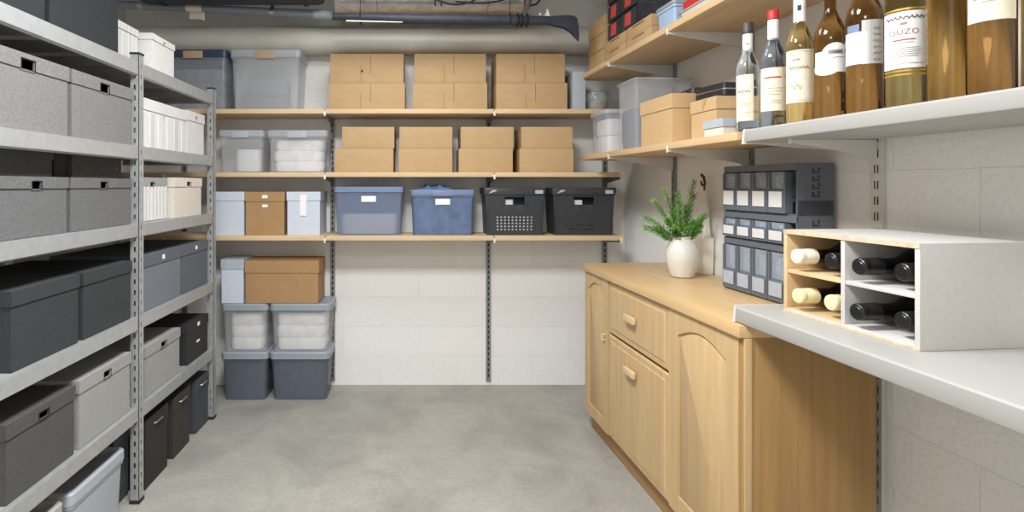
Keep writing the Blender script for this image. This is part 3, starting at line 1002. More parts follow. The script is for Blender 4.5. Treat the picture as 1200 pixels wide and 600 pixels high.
lidded_box('card_storage_box', 'narrow white card box on the grey tub lids beside the rack', 'storage box', at_back(-1.225, -1.083, zt, D1 - 0.03), 0, 0.142, D1 - 0.03, 0.27, M['pale_blue'], lid=M['grey_card'], hole=False, lid_h=0.06)
lidded_box('card_storage_box', 'wide brown kraft box with deep lid on the grey tub lids', 'storage box', at_back(-1.078, -0.622, zt, D1 - 0.01), 0, 0.456, D1 - 0.01, 0.262, M['kraft_brown'], hole=False, lid_h=0.075)

# right end of the back shelves
carton('carton', 'pale blue-grey box at the right end of the top back shelf behind the glass jar', at_back(0.940, 1.020, zs1, 0.2), 0, 0.08, 0.2, 0.235, M['grey_card'])
t = thing('glass_jar', 'wide clip-top glass jar on the top back shelf below the kraft boxes', 'jar', (1.112, BY + 0.085, zs1))
b = MB()
b.lathe([(0.058, 0), (0.068, 0.006), (0.072, 0.03), (0.072, 0.105), (0.066, 0.120), (0.066, 0.128), (0.062, 0.128), (0.062, 0.118), (0.067, 0.104), (0.067, 0.03), (0.062, 0.008)])
b.build('jar_body', M['jar_glass'], t)
b = MB()
b.lathe([(0.060, 0.129), (0.071, 0.130), (0.071, 0.139), (0.050, 0.147), (0.0, 0.149)])
b.build('jar_lid', M['jar_glass'], t)
b = MB()
b.lathe([(0.060, 0.010), (0.0655, 0.03), (0.0655, 0.055), (0.055, 0.066), (0.0, 0.070)])
b.build('contents', M['jar_stuff'], t)
b = MB()
b.tube([(0.0745 * math.cos(2 * PI * i / 24), 0.0745 * math.sin(2 * PI * i / 24), 0.118) for i in range(25)], 0.002, 6)
b.tube([(0.0745, -0.01, 0.118), (0.082, -0.012, 0.10), (0.080, -0.010, 0.075)], 0.002, 6)
b.tube([(-0.0745, -0.01, 0.118), (-0.080, -0.012, 0.140), (-0.070, -0.010, 0.147)], 0.002, 6)
b.build('wire_clip', M['steel'], t)

# ------------------------------------------------------------------ overhead pipes and ducts
b = MB()
n = 36
b.loft([[(x, 3.53 + 0.088 * math.cos(2 * PI * i / n), 2.26 + 0.088 * math.sin(2 * PI * i / n)) for i in range(n)] for x in (X_LEFT + 0.001, 1.33)])
p = b.build('lagged_pipe', M['pipe_beige'])
tag(p, 'thick beige lagged pipe running across the back wall above the cartons', 'pipe')
for x in (-1.22, -0.60, 0.13):
    b = MB()
    b.loft([[(xx, 3.53 + rr * math.cos(2 * PI * i / n), 2.26 + rr * math.sin(2 * PI * i / n)) for i in range(n)] for xx, rr in ((x, 0.088), (x, 0.0895), (x + 0.02, 0.0895), (x + 0.02, 0.088))])
    b.build('seam_band', M['pipe_beige'], p)

t = thing('conduit_pipe', 'grey plastic conduit pipe in front of the beige lagged pipe', 'pipe', (-1.90, 3.33, 2.432))
b = MB()
L = 1.385
b.tube([(0, 0, 0), (L, 0, -0.068)], 0.0245, 18)
b.build('pipe', M['pvc'], t)
b = MB()
b.tube([(L - 0.13, 0, -0.0616), (L - 0.03, 0, -0.0666), (L - 0.029, 0, -0.0667), (L + 0.01, 0, -0.0685)], [0.029, 0.029, 0.026, 0.026], 18)
b.build('sleeve', M['pvc_light'], t)
b = MB()
b.tube([(0.48, 0, -0.0236), (0.575, 0, -0.0282)], 0.0256, 18)
b.build('tape_wrap', M['tape'], t)
b = MB()
b.prism([(0.50, -0.048), (0.592, -0.052), (0.594, -0.108), (0.575, -0.098), (0.545, -0.096), (0.50, -0.096)], 'y', -0.012, -0.0105)
b.build('paper_tag', M['tape'], t)
for x in (0.20, 1.0):
    b = MB()
    zc_ = -0.068 * x / L
    b.box(x - 0.012, x + 0.012, -0.003, 0.003, zc_ + 0.024, CEIL - 2.432)
    b.tube([(x - 0.014, 0, zc_), (x + 0.014, 0, zc_)], 0.0262, 18)
    b.build('hanger', M['steel'], t)

t = thing('black_case', 'long black case hung from the ceiling above the grey conduit pipe', 'case', (-1.10, 3.165, 2.400))
b = MB()
b.rr_loft([(0, 0.52, 0.09), (0.01, 0.535, 0.10), (0.17, 0.535, 0.10), (0.18, 0.52, 0.09)], r=0.03)
b.build('shell', M['pole'], t)
for x in (-0.42, 0.42):
    b = MB()
    for y0, y1, z1 in ((-0.103, 0.103, 0.0), (-0.105, -0.102, CEIL - 2.400), (0.102, 0.105, CEIL - 2.400)):
        b.box(x - 0.015, x + 0.015, y0, y1, -0.002, z1)
    b.build('strap', M['cable'], t)

t = thing('foil_duct', 'silver foil ventilation duct hung under the ceiling', 'duct', (0, 3.28, 2.475))
b = MB()
n = 40
loops = []
for i in range(61):
    x = -0.50 + 1.16 * i / 60
    rr = 0.130 + (0.0016 if i % 2 else -0.0016)
    if i >= 57:
        rr *= (1, 0.96, 0.88, 0.72)[i - 57]
    loops.append([(x, rr * math.cos(2 * PI * k / n), rr * math.sin(2 * PI * k / n)) for k in range(n)])
b.loft(loops)
b.build('duct_sleeve', M['foil'], t)
b = MB()
for x in (-0.25, 0.40):
    b = MB()
    b.tube([(x, 0.133 * math.cos(2 * PI * k / 24), 0.133 * math.sin(2 * PI * k / 24)) for k in range(25)], 0.004, 6)
    b.box(x - 0.004, x + 0.004, -0.004, 0.004, 0.13, CEIL - 2.475)
    b.build('hanger', M['steel'], t)
# cable looping round the duct, hanging down onto the pole
b = MB()
def arc(xa, xb, za, zb, sag, y, n=14):
    return [(xa + (xb - xa) * i / n, y, za + (zb - za) * i / n - sag * math.sin(PI * i / n)) for i in range(n + 1)]
yc = 3.07
b.tube(arc(-0.10, 0.30, 2.47, 2.385, 0.045, yc), 0.0055, 8)
b.tube(arc(-0.06, 0.47, 2.47, 2.475, 0.13, yc), 0.0055, 8)
b.tube(arc(0.20, 0.66, 2.36, 2.45, 0.045, yc), 0.0055, 8)
for x in (0.09, 0.125, 0.595, 0.625):
    b.tube([(x, yc, 2.48), (x - 0.006, yc - 0.004, 2.40), (x - 0.004, yc, 2.335)], 0.0055, 8)
b.tube([(0.655, yc, 2.46), (0.685, yc, 2.43), (0.685, yc, 2.38), (0.655, yc, 2.345), (0.615, yc, 2.335)], 0.0065, 8)
o = b.build('cable', M['cable'])
tag(o, 'black cable looped under the silver foil duct', 'cable')

t = thing('long_pole', 'long dark pole with a hooked paddle blade hung below the foil duct', 'pole', (0, 3.11, CAM_H * (1 - 3.11 / 3.22)))
t.scale = (3.11 / 3.22,) * 3
b = MB()
pth = [(-0.515, 2.322, 0.020), (-0.30, 2.316, 0.026), (0.0, 2.306, 0.031), (0.30, 2.303, 0.033), (0.55, 2.300, 0.030), (0.70, 2.296, 0.026), (0.76, 2.296, 0.026)]
b.tube([(x, 0, z) for x, z, r in pth], [r for x, z, r in pth], 16)
b.build('shaft', M['pole'], t)
b = MB()
outline = [(0.74, 2.318), (0.80, 2.322), (0.865, 2.326), (0.905, 2.325), (0.925, 2.310), (0.934, 2.26), (0.938, 2.205), (0.934, 2.174), (0.922, 2.192), (0.895, 2.228), (0.855, 2.256), (0.80, 2.270), (0.74, 2.274)]
b.prism(outline, 'y', -0.014, 0.014)
bmesh.ops.bevel(b.bm, geom=[e for e in b.bm.edges if abs(e.verts[0].co.y - e.verts[1].co.y) < 1e-5], offset=0.005, segments=2, affect='EDGES')
b.build('blade', M['pole'], t)
b = MB()
b.prism([(-0.43, 2.291), (-0.10, 2.281), (-0.10, 2.277), (-0.43, 2.283)], 'y', -0.034, -0.026)
b.build('pale_strip', M['tape'], t)
b = MB()
b.prism([(0.700, 2.325), (0.708, 2.345), (0.714, 2.325)], 'y', -0.01, 0.01)
b.prism([(0.735, 2.322), (0.746, 2.352), (0.744, 2.362), (0.752, 2.364), (0.756, 2.350), (0.766, 2.322)], 'y', -0.01, 0.01)
b.build('white_clip', M['white_clip'], t)
for x in (0.575, 0.60, 0.63):
    b = MB()
    b.tube([(x, 0.036 * math.cos(2 * PI * k / 18), 2.300 + 0.036 * math.sin(2 * PI * k / 18)) for k in range(19)], 0.006, 6)
    b.build('strap', M['cable'], t)
for x in (-0.35, 0.53):
    b = MB()
    b.tube([(x, 0, 2.31), (x, 0, 2.7685)], 0.0025, 6)
    b.tube([(x, 0.034 * math.cos(2 * PI * k / 18), 2.307 + 0.034 * math.sin(2 * PI * k / 18)) for k in range(19)], 0.004, 6)
    b.build('hanger', M['cable'], t)

# ------------------------------------------------------------------ right wall: standards, shelves
U1, U2 = 2.010, 1.509              # upper and lower wooden shelf tops
WT = 0.028
W_T = 0.374                        # wooden shelf reach from the wall
for y, txt in ((2.98, 'grey slotted shelf standard on the right wall behind the plant'),
               (2.35, 'grey slotted shelf standard on the right wall above the grey bin stack')):
    standard(txt, right(y, 0, 0), RR, 0.92, 2.02, (U1 - WT, U2 - WT), W_T, 'rail', 'rail_white', btall=0.075)
Zw = 1.86                          # where the wooden boards end and the white ones start
for z, nm, y0, y1 in ((U1, 'upper', 1.30, 2.978), (U1, 'upper', 2.984, 3.42), (U2, 'lower', 1.865, 2.978), (U2, 'lower', 2.984, 3.43)):
    b = MB()
    L_ = y1 - y0
    b.box(-L_ / 2, L_ / 2, 0, W_T - 0.018, -WT, 0, 0.0015)
    o = b.build('shelf_board', M['beech_y'], loc=right((y0 + y1) / 2, W_T, z), rot=(0, 0, RR))
    tag(o, 'beech %s right wall shelf board, %s piece' % (nm, 'short far' if y0 > 2.9 else 'long near'), 'shelf', 'right wall shelf boards')

# white shelves
BS, BS_T = 1.515, 0.362            # bottle shelf
WS, WS_T = 0.952, 0.487            # worktop


def white_shelf(name, label, z, reach, y0, y1, th, drop=0.006):
    t = thing(name, label, 'shelf', right((y0 + y1) / 2, reach, z), RR)
    L_ = y1 - y0
    b = MB()
    d = reach - 0.019
    poly = [(0.0, -th + 0.006), (0.0, -0.006), (0.003, -0.0015), (0.008, 0), (d, 0), (d, -th), (0.006, -th), (0.002, -th + 0.002)]
    b.prism(poly, 'x', -L_ / 2, L_ / 2)
    b.build('board', M['white_lam'], t)
    b = MB()
    poly = [(-0.004, -th - drop), (0.002, 0.002), (d, 0.002), (d, -th - drop * 5), (0.05, -th - drop)]
    b.prism(poly, 'x', -L_ / 2 - 0.010, -L_ / 2 - 0.0005)
    b.build('end_cap', M['rail_white'], t)
    return t


white_shelf('bottle_shelf', 'white laminate shelf carrying the row of bottles', BS, BS_T, 0.55, 1.845, 0.043)
white_shelf('worktop', 'white laminate worktop carrying the wine rack', WS, WS_T, 0.55, 1.695, 0.050, 0.0)
standard('white slotted shelf standard on the right wall above the wine rack', right(1.735, 0, 0), RR, 0.04, 1.50, (BS - 0.0435,), 0.30, 'rail_white', 'rail_white', btall=0.06, wd=0.040)
standard('white slotted shelf standard on the right wall beyond the right edge of the picture', right(0.80, 0, 0), RR, 0.04, 1.50, (BS - 0.0435, WS - 0.0505), 0.30, 'rail_white', 'rail_white', btall=0.06, wd=0.040)

# ------------------------------------------------------------------ oak base cabinets
CT = 0.90
CY0, CY1 = 1.656, 3.0
b = MB()
L_ = CY1 - CY0
d = 0.50
b.box(-L_ / 2, L_ / 2, 0, d - 0.018, -0.038, 0, 0.003)
o = b.build('countertop', M['oak_top'], loc=right((CY0 + CY1) / 2, 0.50, CT), rot=(0, 0, RR))
tag(o, 'oak counter top over the three base cabinets', 'countertop')

FB, FT = 0.094, CT - 0.0385            # bottom and top of the fronts
CF = 0.488                             # t of door faces
CBK = 0.062


def cab_frame(y0, y1, label, gable):
    t = thing('base_cabinet', label, 'cabinet', right((y0 + y1) / 2, CF, 0), RR)
    w = y1 - y0
    dd = CF - CBK
    b = MB()
    b.box(-w / 2 + 0.0005, -w / 2 + 0.018, 0.022, dd, FB, FT, 0.001)
    b.box(-w / 2 + 0.018, w / 2 - 0.018, 0.022, dd, FB, FB + 0.018)
    b.box(-w / 2 + 0.018, w / 2 - 0.018, dd - 0.008, dd, FB + 0.018, FT)
    b.box(-w / 2 + 0.018, w / 2 - 0.018, 0.022, dd - 0.008, FT - 0.018, FT)
    if not gable:
        b.box(w / 2 - 0.018, w / 2 - 0.0005, 0.022, dd, FB, FT, 0.001)
    b.build('carcass', M['oak'], t)
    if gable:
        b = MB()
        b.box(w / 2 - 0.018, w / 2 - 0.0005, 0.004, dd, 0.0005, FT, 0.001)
        b.build('side_panel', M['oak_gable_shaded'], t, label='oak end panel with its shade put into the colour')
        b = MB()
        b.box(w / 2 - 0.014, w / 2 + 0.004, 0.0045, 0.030, 0.0005, FT, 0.005)
        b.build('edge_post', M['oak'], t)
    return t, w


def slab(b, x0, x1, z0, z1, y0, y1, ch):
    """panel with chamfered front edges; front at y0"""
    def lp(y, i):
        return [(x0 + i, y, z0 + i), (x1 - i, y, z0 + i), (x1 - i, y, z1 - i), (x0 + i, y, z1 - i)]
    b.loft([lp(y1, 0), lp(y0 + ch, 0), lp(y0, ch)])


def arch_outline(x0, x1, z0, z1, rise, inset=0.0, n=22):
    x0 += inset; x1 -= inset; z0 += inset
    pts = [(x0, z0), (x1, z0), (x1, z1 - rise - inset * 0.7)]
    sh = (x1 - x0) * 0.02
    pts.append((x1 - sh * 0.6, z1 - rise - inset * 0.7))
    for i in range(n + 1):
        u = 1 - i / n
        x = x0 + sh + (x1 - x0 - 2 * sh) * u
        pts.append((x, z1 - inset - rise + rise * math.sin(PI * u)))
    pts.append((x0 + sh * 0.6, z1 - rise - inset * 0.7))
    pts.append((x0, z1 - rise - inset * 0.7))
    return pts


def arched_door(t, x0, x1, frame):
    b = MB()
    slab(b, x0, x1, FB + 0.004, FT - 0.004, 0.007, 0.021, 0.0)
    # raised frame with an arched opening
    op = arch_outline(x0 + frame, x1 - frame, FB + 0.004 + frame * 1.1, FT - 0.004 - frame * 0.75, 0.040)
    outer = [(x0, FB + 0.004), (x1, FB + 0.004), (x1, FT - 0.004), (x0, FT - 0.004)]
    vs_o = [b.bm.verts.new((p[0], 0, p[1])) for p in outer]
    vs_i = [b.bm.verts.new((p[0], 0, p[1])) for p in op]
    es = []
    for vs in (vs_o, vs_i):
        for i in range(len(vs)):
            es.append(b.bm.edges.new((vs[i], vs[(i + 1) % len(vs)])))
    r = bmesh.ops.triangle_fill(b.bm, use_beauty=True, edges=es)
    fs = [g for g in r['geom'] if isinstance(g, bmesh.types.BMFace)]
    ret = bmesh.ops.extrude_face_region(b.bm, geom=fs, use_keep_orig=True)
    for g in ret['geom']:
        if isinstance(g, bmesh.types.BMVert):
            g.co.y += 0.0072
    d_ = b.build('door', M['oak'], t)
    b = MB()
    a = arch_outline(x0 + frame, x1 - frame, FB + 0.004 + frame * 1.1, FT - 0.004 - frame * 0.75, 0.040, 0.007)
    c = arch_outline(x0 + frame, x1 - frame, FB + 0.004 + frame * 1.1, FT - 0.004 - frame * 0.75, 0.040, 0.016)
    b.loft([[(p[0], 0.0071, p[1]) for p in a], [(p[0], 0.0062, p[1]) for p in a], [(p[0], 0.0015, p[1]) for p in c]])
    b.build('raised_panel', M['oak'], d_)
    return d_


def block_handle(parent, cx, cz):
    b = MB()
    b.box(cx - 0.048, cx + 0.048, -0.024, -0.008, cz - 0.014, cz + 0.014, 0.002)
    b.prism([(-0.009, cz - 0.010), (0.0, cz - 0.012), (0.0, cz + 0.004), (-0.009, cz + 0.004)], 'x', cx - 0.030, cx + 0.030)
    return b.build('handle', M['oak_handle'], parent)


t, w = cab_frame(2.684, 3.0, 'narrow oak base cabinet with an arched door at the far end of the row', False)
dr = arched_door(t, -w / 2 + 0.002, w / 2 - 0.002, 0.052)
b = MB()
b.tube([(w / 2 - 0.032, -0.0005, 0.585), (w / 2 - 0.032, -0.016, 0.585), (w / 2 - 0.032, -0.018, 0.560), (w / 2 - 0.032, -0.0005, 0.556)], 0.005, 8)
b.build('handle', M['oak_handle'], dr)
t, w = cab_frame(2.102, 2.682, 'oak base cabinet with a shallow drawer over a deep drawer', False)
for z0, z1, hz in ((0.606, FT - 0.004, 0.735), (FB + 0.004, 0.596, 0.50)):
    b = MB()
    slab(b, -w / 2 + 0.002, w / 2 - 0.002, z0, z1, 0.004, 0.021, 0.006)
    k = 0.028
    slab(b, -w / 2 + k, w / 2 - k, z0 + k, z1 - k, 0.0005, 0.005, 0.0035)
    dr = b.build('drawer', M['oak'], t)
    block_handle(dr, -0.02, hz)
t, w = cab_frame(1.660, 2.100, 'oak base cabinet with an arched door at the near end, below the white worktop', True)
arched_door(t, -w / 2 + 0.002, w / 2 - 0.020, 0.062)
b = MB()
L_ = 2.998 - 1.685
b.box(-L_ / 2, L_ / 2, 0, 0.016, 0.0005, FB - 0.001, 0.001)
o = b.build('plinth', M['plinth'], loc=right((2.998 + 1.685) / 2, 0.452, 0), rot=(0, 0, RR))
tag(o, 'dark oak plinth strip along the floor under the base cabinets', 'plinth')

# ------------------------------------------------------------------ on the counter: vase, plant, slim vase, bin stack
zc = CT + E
VX, VY = 1.222, 2.545
t = thing('vase', 'round cream glazed vase on the oak counter', 'vase', (VX, VY, zc))
b = MB()
b.lathe([(0.040, 0), (0.050, 0.003), (0.060, 0.030), (0.0705, 0.075), (0.0725, 0.100), (0.068, 0.130), (0.056, 0.156), (0.044, 0.170), (0.0405, 0.176), (0.0415, 0.183), (0.043, 0.188),
         (0.040, 0.189), (0.037, 0.180), (0.040, 0.168), (0.060, 0.14), (0.066, 0.10), (0.05, 0.02)], n=40)
b.build('body', M['vase'], t)

t = thing('plant', 'bushy green sprigs with needle leaves standing in the cream vase', 'plant', (VX, VY, zc + 0.02))
random.seed(21)
stems = MB()
leaves = MB()
tips = [(-0.185, -0.02, 0.262), (-0.165, 0.02, 0.205), (-0.145, -0.03, 0.335), (-0.12, 0.03, 0.20), (-0.075, 0.02, 0.385), (-0.03, -0.03, 0.335), (-0.035, 0.03, 0.28), (0.02, 0.0, 0.31),
        (0.050, -0.01, 0.425), (0.062, 0.02, 0.36), (0.085, -0.02, 0.26), (0.115, 0.0, 0.270), (0.098, 0.02, 0.215), (-0.09, -0.04, 0.25), (-0.06, -0.05, 0.21), (0.03, -0.05, 0.24), (0.06, -0.04, 0.20), (-0.02, 0.0, 0.37)]
for tx, ty, tz in tips:
    P0 = Vector((tx * 0.05, ty * 0.05, 0.02))
    P1 = Vector((tx * 0.16, ty * 0.2, 0.165))
    P2 = Vector((tx * 0.55, ty * 0.6, 0.165 + (tz - 0.165) * 0.62))
    P3 = Vector((tx, ty, tz))
    pts = []
    for i in range(15):
        u = i / 14
        pts.append((1 - u) ** 3 * P0 + 3 * u * (1 - u) ** 2 * P1 + 3 * u * u * (1 - u) * P2 + u ** 3 * P3)
    stems.tube(pts, [0.0022 * (1 - 0.6 * i / 14) for i in range(15)], 6)
    N = 64
    for k in range(N):
        u = 0.42 + 0.58 * k / (N - 1)
        f = u * 14
        i = min(13, int(f))
        p = pts[i].lerp(pts[i + 1], f - i)
        tg = (pts[i + 1] - pts[i]).normalized()
        side = tg.cross(Vector((math.sin(k * 2.4), math.cos(k * 2.4), 0.3))).normalized()
        ln = (0.040 - 0.017 * u) * random.uniform(0.8, 1.2)
        dr_ = (tg * 0.75 + side * 0.8 + Vector((0, 0, -0.05))).normalized()
        wv = dr_.cross(tg)
        wv = wv.normalized() * ln * 0.13 if wv.length > 1e-4 else Vector((0.002, 0, 0))
        nrm = dr_.cross(wv).normalized() * ln * 0.05
        m1 = p + dr_ * ln * 0.45
        q = p + dr_ * ln
        vv = [leaves.bm.verts.new(x) for x in (p, m1 + wv + nrm, q, m1 - wv + nrm, m1 - nrm)]
        leaves.bm.faces.new((vv[0], vv[1], vv[4]))
        leaves.bm.faces.new((vv[1], vv[2], vv[4]))
        leaves.bm.faces.new((vv[2], vv[3], vv[4]))
        leaves.bm.faces.new((vv[3], vv[0], vv[4]))
        leaves.bm.faces.new((vv[0], vv[3], vv[1]))
        leaves.bm.faces.new((vv[1], vv[3], vv[2]))
stems.build('stems', M['stem'], t)
leaves.build('foliage', M['leaf'], t, smooth=False)

t = thing('slim_vase', 'tall slim white bottle vase with a dry twig behind the cream vase', 'vase', (1.378, 2.648, zc), RR)
b = MB()
b.rr_loft([(0, 0.038, 0.026), (0.004, 0.040, 0.028), (0.170, 0.042, 0.029), (0.174, 0.041, 0.028), (0.177, 0.031, 0.022), (0.22, 0.027, 0.019), (0.30, 0.024, 0.016), (0.395, 0.018, 0.012), (0.40, 0.019, 0.013),
           (0.40, 0.014, 0.009), (0.20, 0.018, 0.012)], r=0.010)
b.build('body', M['white_vase'], t)
b = MB()
b.tube([(0, 0, 0.25), (0.002, 0, 0.40), (0.010, -0.002, 0.44), (0.004, -0.004, 0.465), (-0.014, -0.004, 0.478), (-0.024, 0, 0.468)], [0.004, 0.004, 0.006, 0.007, 0.006, 0.003], 8)
b.tube([(0.006, 0, 0.42), (-0.010, -0.004, 0.428), (-0.022, -0.004, 0.448)], [0.004, 0.006, 0.003], 8)
b.build('twig', M['twig'], t)


# grey tilt-bin stack
def bin_module(label, y0, y1, tf, z, h, n, stuff, low):
    t = thing('bin_module', label, 'bin organiser', right((y0 + y1) / 2, tf, z), RR, 'stacked grey bin modules')
    w = y1 - y0
    dp = tf - 0.022
    b = MB()
    th = 0.004
    b.box(-w / 2, w / 2, dp - th, dp, 0, h)
    b.box(-w / 2, w / 2, 0.004, dp - th, 0, th)
    b.box(-w / 2, w / 2, 0.004, dp - th, h - th, h)
    b.box(-w / 2, -w / 2 + th, 0, dp - th, th, h - th)
    b.box(w / 2 - th, w / 2, 0, dp - th, th, h - th)
    b.box(-w / 2, w / 2, 0, 0.006, h - 0.026, h - 0.001, 0.001)
    b.build('housing', M['bin_grey'], t, smooth=False)
    # raised marks and step on the side wall
    b = MB()
    xm = w / 2
    if h > 0.08:
        k = int(h / 0.04)
        for i in range(k):
            zz_ = h * 0.35 + i * h * 0.6 / k
            s = h * 0.26 / k
            yy = dp * 0.52
            b.box(xm, xm + 0.0012, yy - 0.014, yy + 0.014, zz_, zz_ + s * 0.5)
            b.box(xm, xm + 0.0012, yy - 0.014, yy - 0.007, zz_ + s * 0.5, zz_ + s * 1.4)
            b.box(xm, xm + 0.0012, yy + 0.006, yy + 0.014, zz_ + s * 0.8, zz_ + s * 1.7)
    b.box(xm, xm + 0.0025, 0.004, dp - 0.004, 0.002, h * 0.28, 0.0008)
    b.build('side_relief', M['bin_shelf_mark'] if False else M['bin_dark'], t, smooth=False)
    cw = (w - 0.006 - 0.040) / n
    for i in range(n):
        x0 = -w / 2 + 0.005 + i * cw
        x1 = x0 + cw - 0.003
        b = MB()
        f = h * 0.50 if not low else h * 0.40
        b.box(x0, x0 + 0.010, -0.010, 0.02, 0.005, h - 0.030, 0.001)
        b.box(x1 - 0.006, x1, -0.010, 0.02, 0.005, h - 0.030, 0.001)
        b.prism([(-0.010, 0.005), (0.004, 0.005), (0.010, f), (-0.002, f), (-0.012, f * 0.9)], 'x', x0 + 0.010, x1 - 0.006)
        b.box(x0 + 0.010, x1 - 0.006, 0.040, 0.043, 0.005, h - 0.030)
        o = b.build('bin', M['bin_grey'], t, smooth=False)
        b = MB()
        b.box(x0 + 0.013, x1 - 0.009, 0.012, 0.036, f * 0.5, (h - 0.034) * random.uniform(0.88, 0.99), 0.003)
        b.build('contents', M[stuff], o)
        b = MB()
        b.box(x0 + 0.010, x1 - 0.006, -0.002, -0.0005, f + 0.001, h - 0.030)
        b.build('window', M['bin_window'], o, smooth=False)
        b = MB()
        lw = x1 - x0 - 0.022
        b.box(x0 + 0.011, x0 + 0.011 + lw, -0.0142, -0.0132, f * 0.28, f * 0.90)
        b.build('label_card', M['grey_card'] if low else M['white_card'], o, smooth=False)
    return t


BN0, BN1, BTF = 1.885, 2.295, 0.155
bin_module('tall grey bin module at the bottom of the stack on the oak counter', BN0, BN1, BTF, zc, 0.212, 4, 'bin_stuff_blue', True)
bin_module('low grey bin module in the middle of the stack on the oak counter', BN0, BN1, BTF, zc + 0.212 + E, 0.108, 4, 'bin_stuff_blue', False)
bin_module('grey bin module with white label cards on top of the stack on the oak counter', BN0, BN1, BTF, zc + 0.320 + 2 * E, 0.183, 4, 'bin_stuff', False)

# ------------------------------------------------------------------ wine rack and its bottles
zw = WS + E
WRT = math.radians(6.0)
WR = -PI / 2 + WRT
ww, wd, wh, wt = 0.40, 0.30, 0.243, 0.012
# origin at the middle of the front bottom edge
WC = (1.104, 1.428, zw)
t = thing('wine_rack', 'white wooden wine rack of four cells on the white worktop', 'wine rack', WC, WR)
b = MB(); b.box(-ww / 2, -ww / 2 + wt, 0.001, wd, 0, wh, 0.0006); b.build('side_panel', M['ply'], t, label='raw wood side panel')
b = MB(); b.box(ww / 2 - wt, ww / 2, 0.001, wd, 0, wh, 0.0006); b.build('side_panel', M['white_ply'], t)
b = MB(); b.box(-ww / 2 + wt + 0.0003, ww / 2 - wt - 0.0003, 0.001, wd - 0.006, wh - wt, wh - 0.0004, 0.0006); b.build('top_panel', M['white_ply'], t)
b = MB(); b.box(-ww / 2 + wt + 0.0003, ww / 2 - wt - 0.0003, 0.001, wd - 0.006, 0.0004, wt, 0.0006); b.build('bottom_panel', M['white_ply'], t)
b = MB(); b.box(-ww / 2 + wt + 0.0003, ww / 2 - wt - 0.0003, wd - 0.006, wd - 0.0003, 0.0004, wh - 0.0004); b.build('back_panel', M['white_ply'], t)
b = MB(); b.box(-wt / 2, wt / 2, 0.002, wd - 0.0065, wt + 0.0003, wh - wt - 0.0003, 0.0006); b.build('divider', M['white_ply'], t)
mz = wh * 0.5
b = MB(); b.box(-ww / 2 + wt + 0.0003, -wt / 2 - 0.0003, 0.003, wd - 0.0065, mz - 0.005, mz + 0.005, 0.0006); b.build('cell_shelf', M['ply'], t, label='raw wood cell shelf')
b = MB(); b.box(wt / 2 + 0.0003, ww / 2 - wt - 0.0003, 0.003, wd - 0.0065, mz - 0.005, mz + 0.005, 0.0006); b.build('cell_shelf', M['white_ply'], t)
b = MB()
b.box(-ww / 2 + wt + 0.001, -wt / 2 - 0.001, 0.002, wd - 0.007, wt + 0.0003, wt + 0.0012)
b.build('cell_floor', M['ply'], t, label='raw wood floor of the left cells')
for z0, z1 in ((wh - wt, wh), (0, wt * 0.5)):
    b = MB()
    b.box(-ww / 2, ww / 2, -0.0004, 0.001, z0, z1)
    b.build('edge_strip', M['ply_edge'], t, smooth=False)

wrm = Matrix.Translation(Vector(WC)) @ Matrix.Rotation(WR, 4, 'Z')


def wine_bottle(label, x, y, z, cap, r=0.0425, yaw=0.0):
    """lying bottle, neck to the front; x,y of the neck end in rack coordinates, z of the surface it lies on"""
    p = wrm @ Vector((x, y, 0))
    t = thing('wine_bottle', label, 'wine bottle', (p.x, p.y, zw + z), WR + yaw, 'wine bottles in the rack')
    rot = Matrix.Translation((0, 0, r)) @ Matrix.Rotation(-PI / 2, 4, 'X')
    b = MB()
    b.lathe([(0.0198, 0.050), (0.0200, 0.100), (0.022, 0.115), (0.033, 0.138), (0.0405, 0.158), (r, 0.175), (r, 0.262), (r - 0.003, 0.272), (0.020, 0.272), (0.0, 0.262)], n=28)
    b.move(rot).build('bottle_body', M['glass_wine'], t)
    b = MB()
    b.lathe([(0.0, 0.0), (0.009, 0.0), (0.010, 0.0012), (0.0128, 0.0012), (0.0145, 0.003), (0.0152, 0.006), (0.0152, 0.016), (0.0145, 0.018), (0.0150, 0.020), (0.0156, 0.048), (0.0158, 0.056), (0.0140, 0.057)], n=28)
    # the capsule is a little thicker than the bare neck
    b.move(Matrix.Scale(1.42, 4, (1, 0, 0)) @ Matrix.Scale(1.42, 4, (0, 1, 0)))
    b.move(rot).build('capsule', M[cap], t)
    return t


xa0, xa1 = -ww / 2 + wt, -wt / 2
xb0, xb1 = wt / 2, ww / 2 - wt
wine_bottle('lying wine bottle with ivory capsule in the top left cell of the wine rack', xa0 + 0.047, -0.012, mz + 0.0056, 'capsule_white')
wine_bottle('lying wine bottle with black capsule in the top left cell of the wine rack', xa1 - 0.0435, 0.012, mz + 0.0056, 'capsule_black')
wine_bottle('lying wine bottle with cream capsule at the far side of the bottom left cell', xa0 + 0.047, -0.008, wt + 0.0018, 'capsule_cream')
wine_bottle('lying wine bottle with cream capsule at the near side of the bottom left cell', xa1 - 0.0435, 0.010, wt + 0.0018, 'capsule_cream')
wine_bottle('lying wine bottle with black capsule jutting from the top right cell', xb0 + 0.048, -0.008, mz + 0.0056, 'capsule_black')
wine_bottle('lying wine bottle with black capsule set back in the top right cell', xb1 - 0.0435, 0.015, mz + 0.0056, 'capsule_black')
wine_bottle('lying wine bottle with black capsule jutting from the bottom right cell', xb0 + 0.046, -0.012, wt + 0.0008, 'capsule_black')
wine_bottle('lying wine bottle with black capsule set back in the bottom right cell', xb1 - 0.0435, 0.015, wt + 0.0008, 'capsule_black')


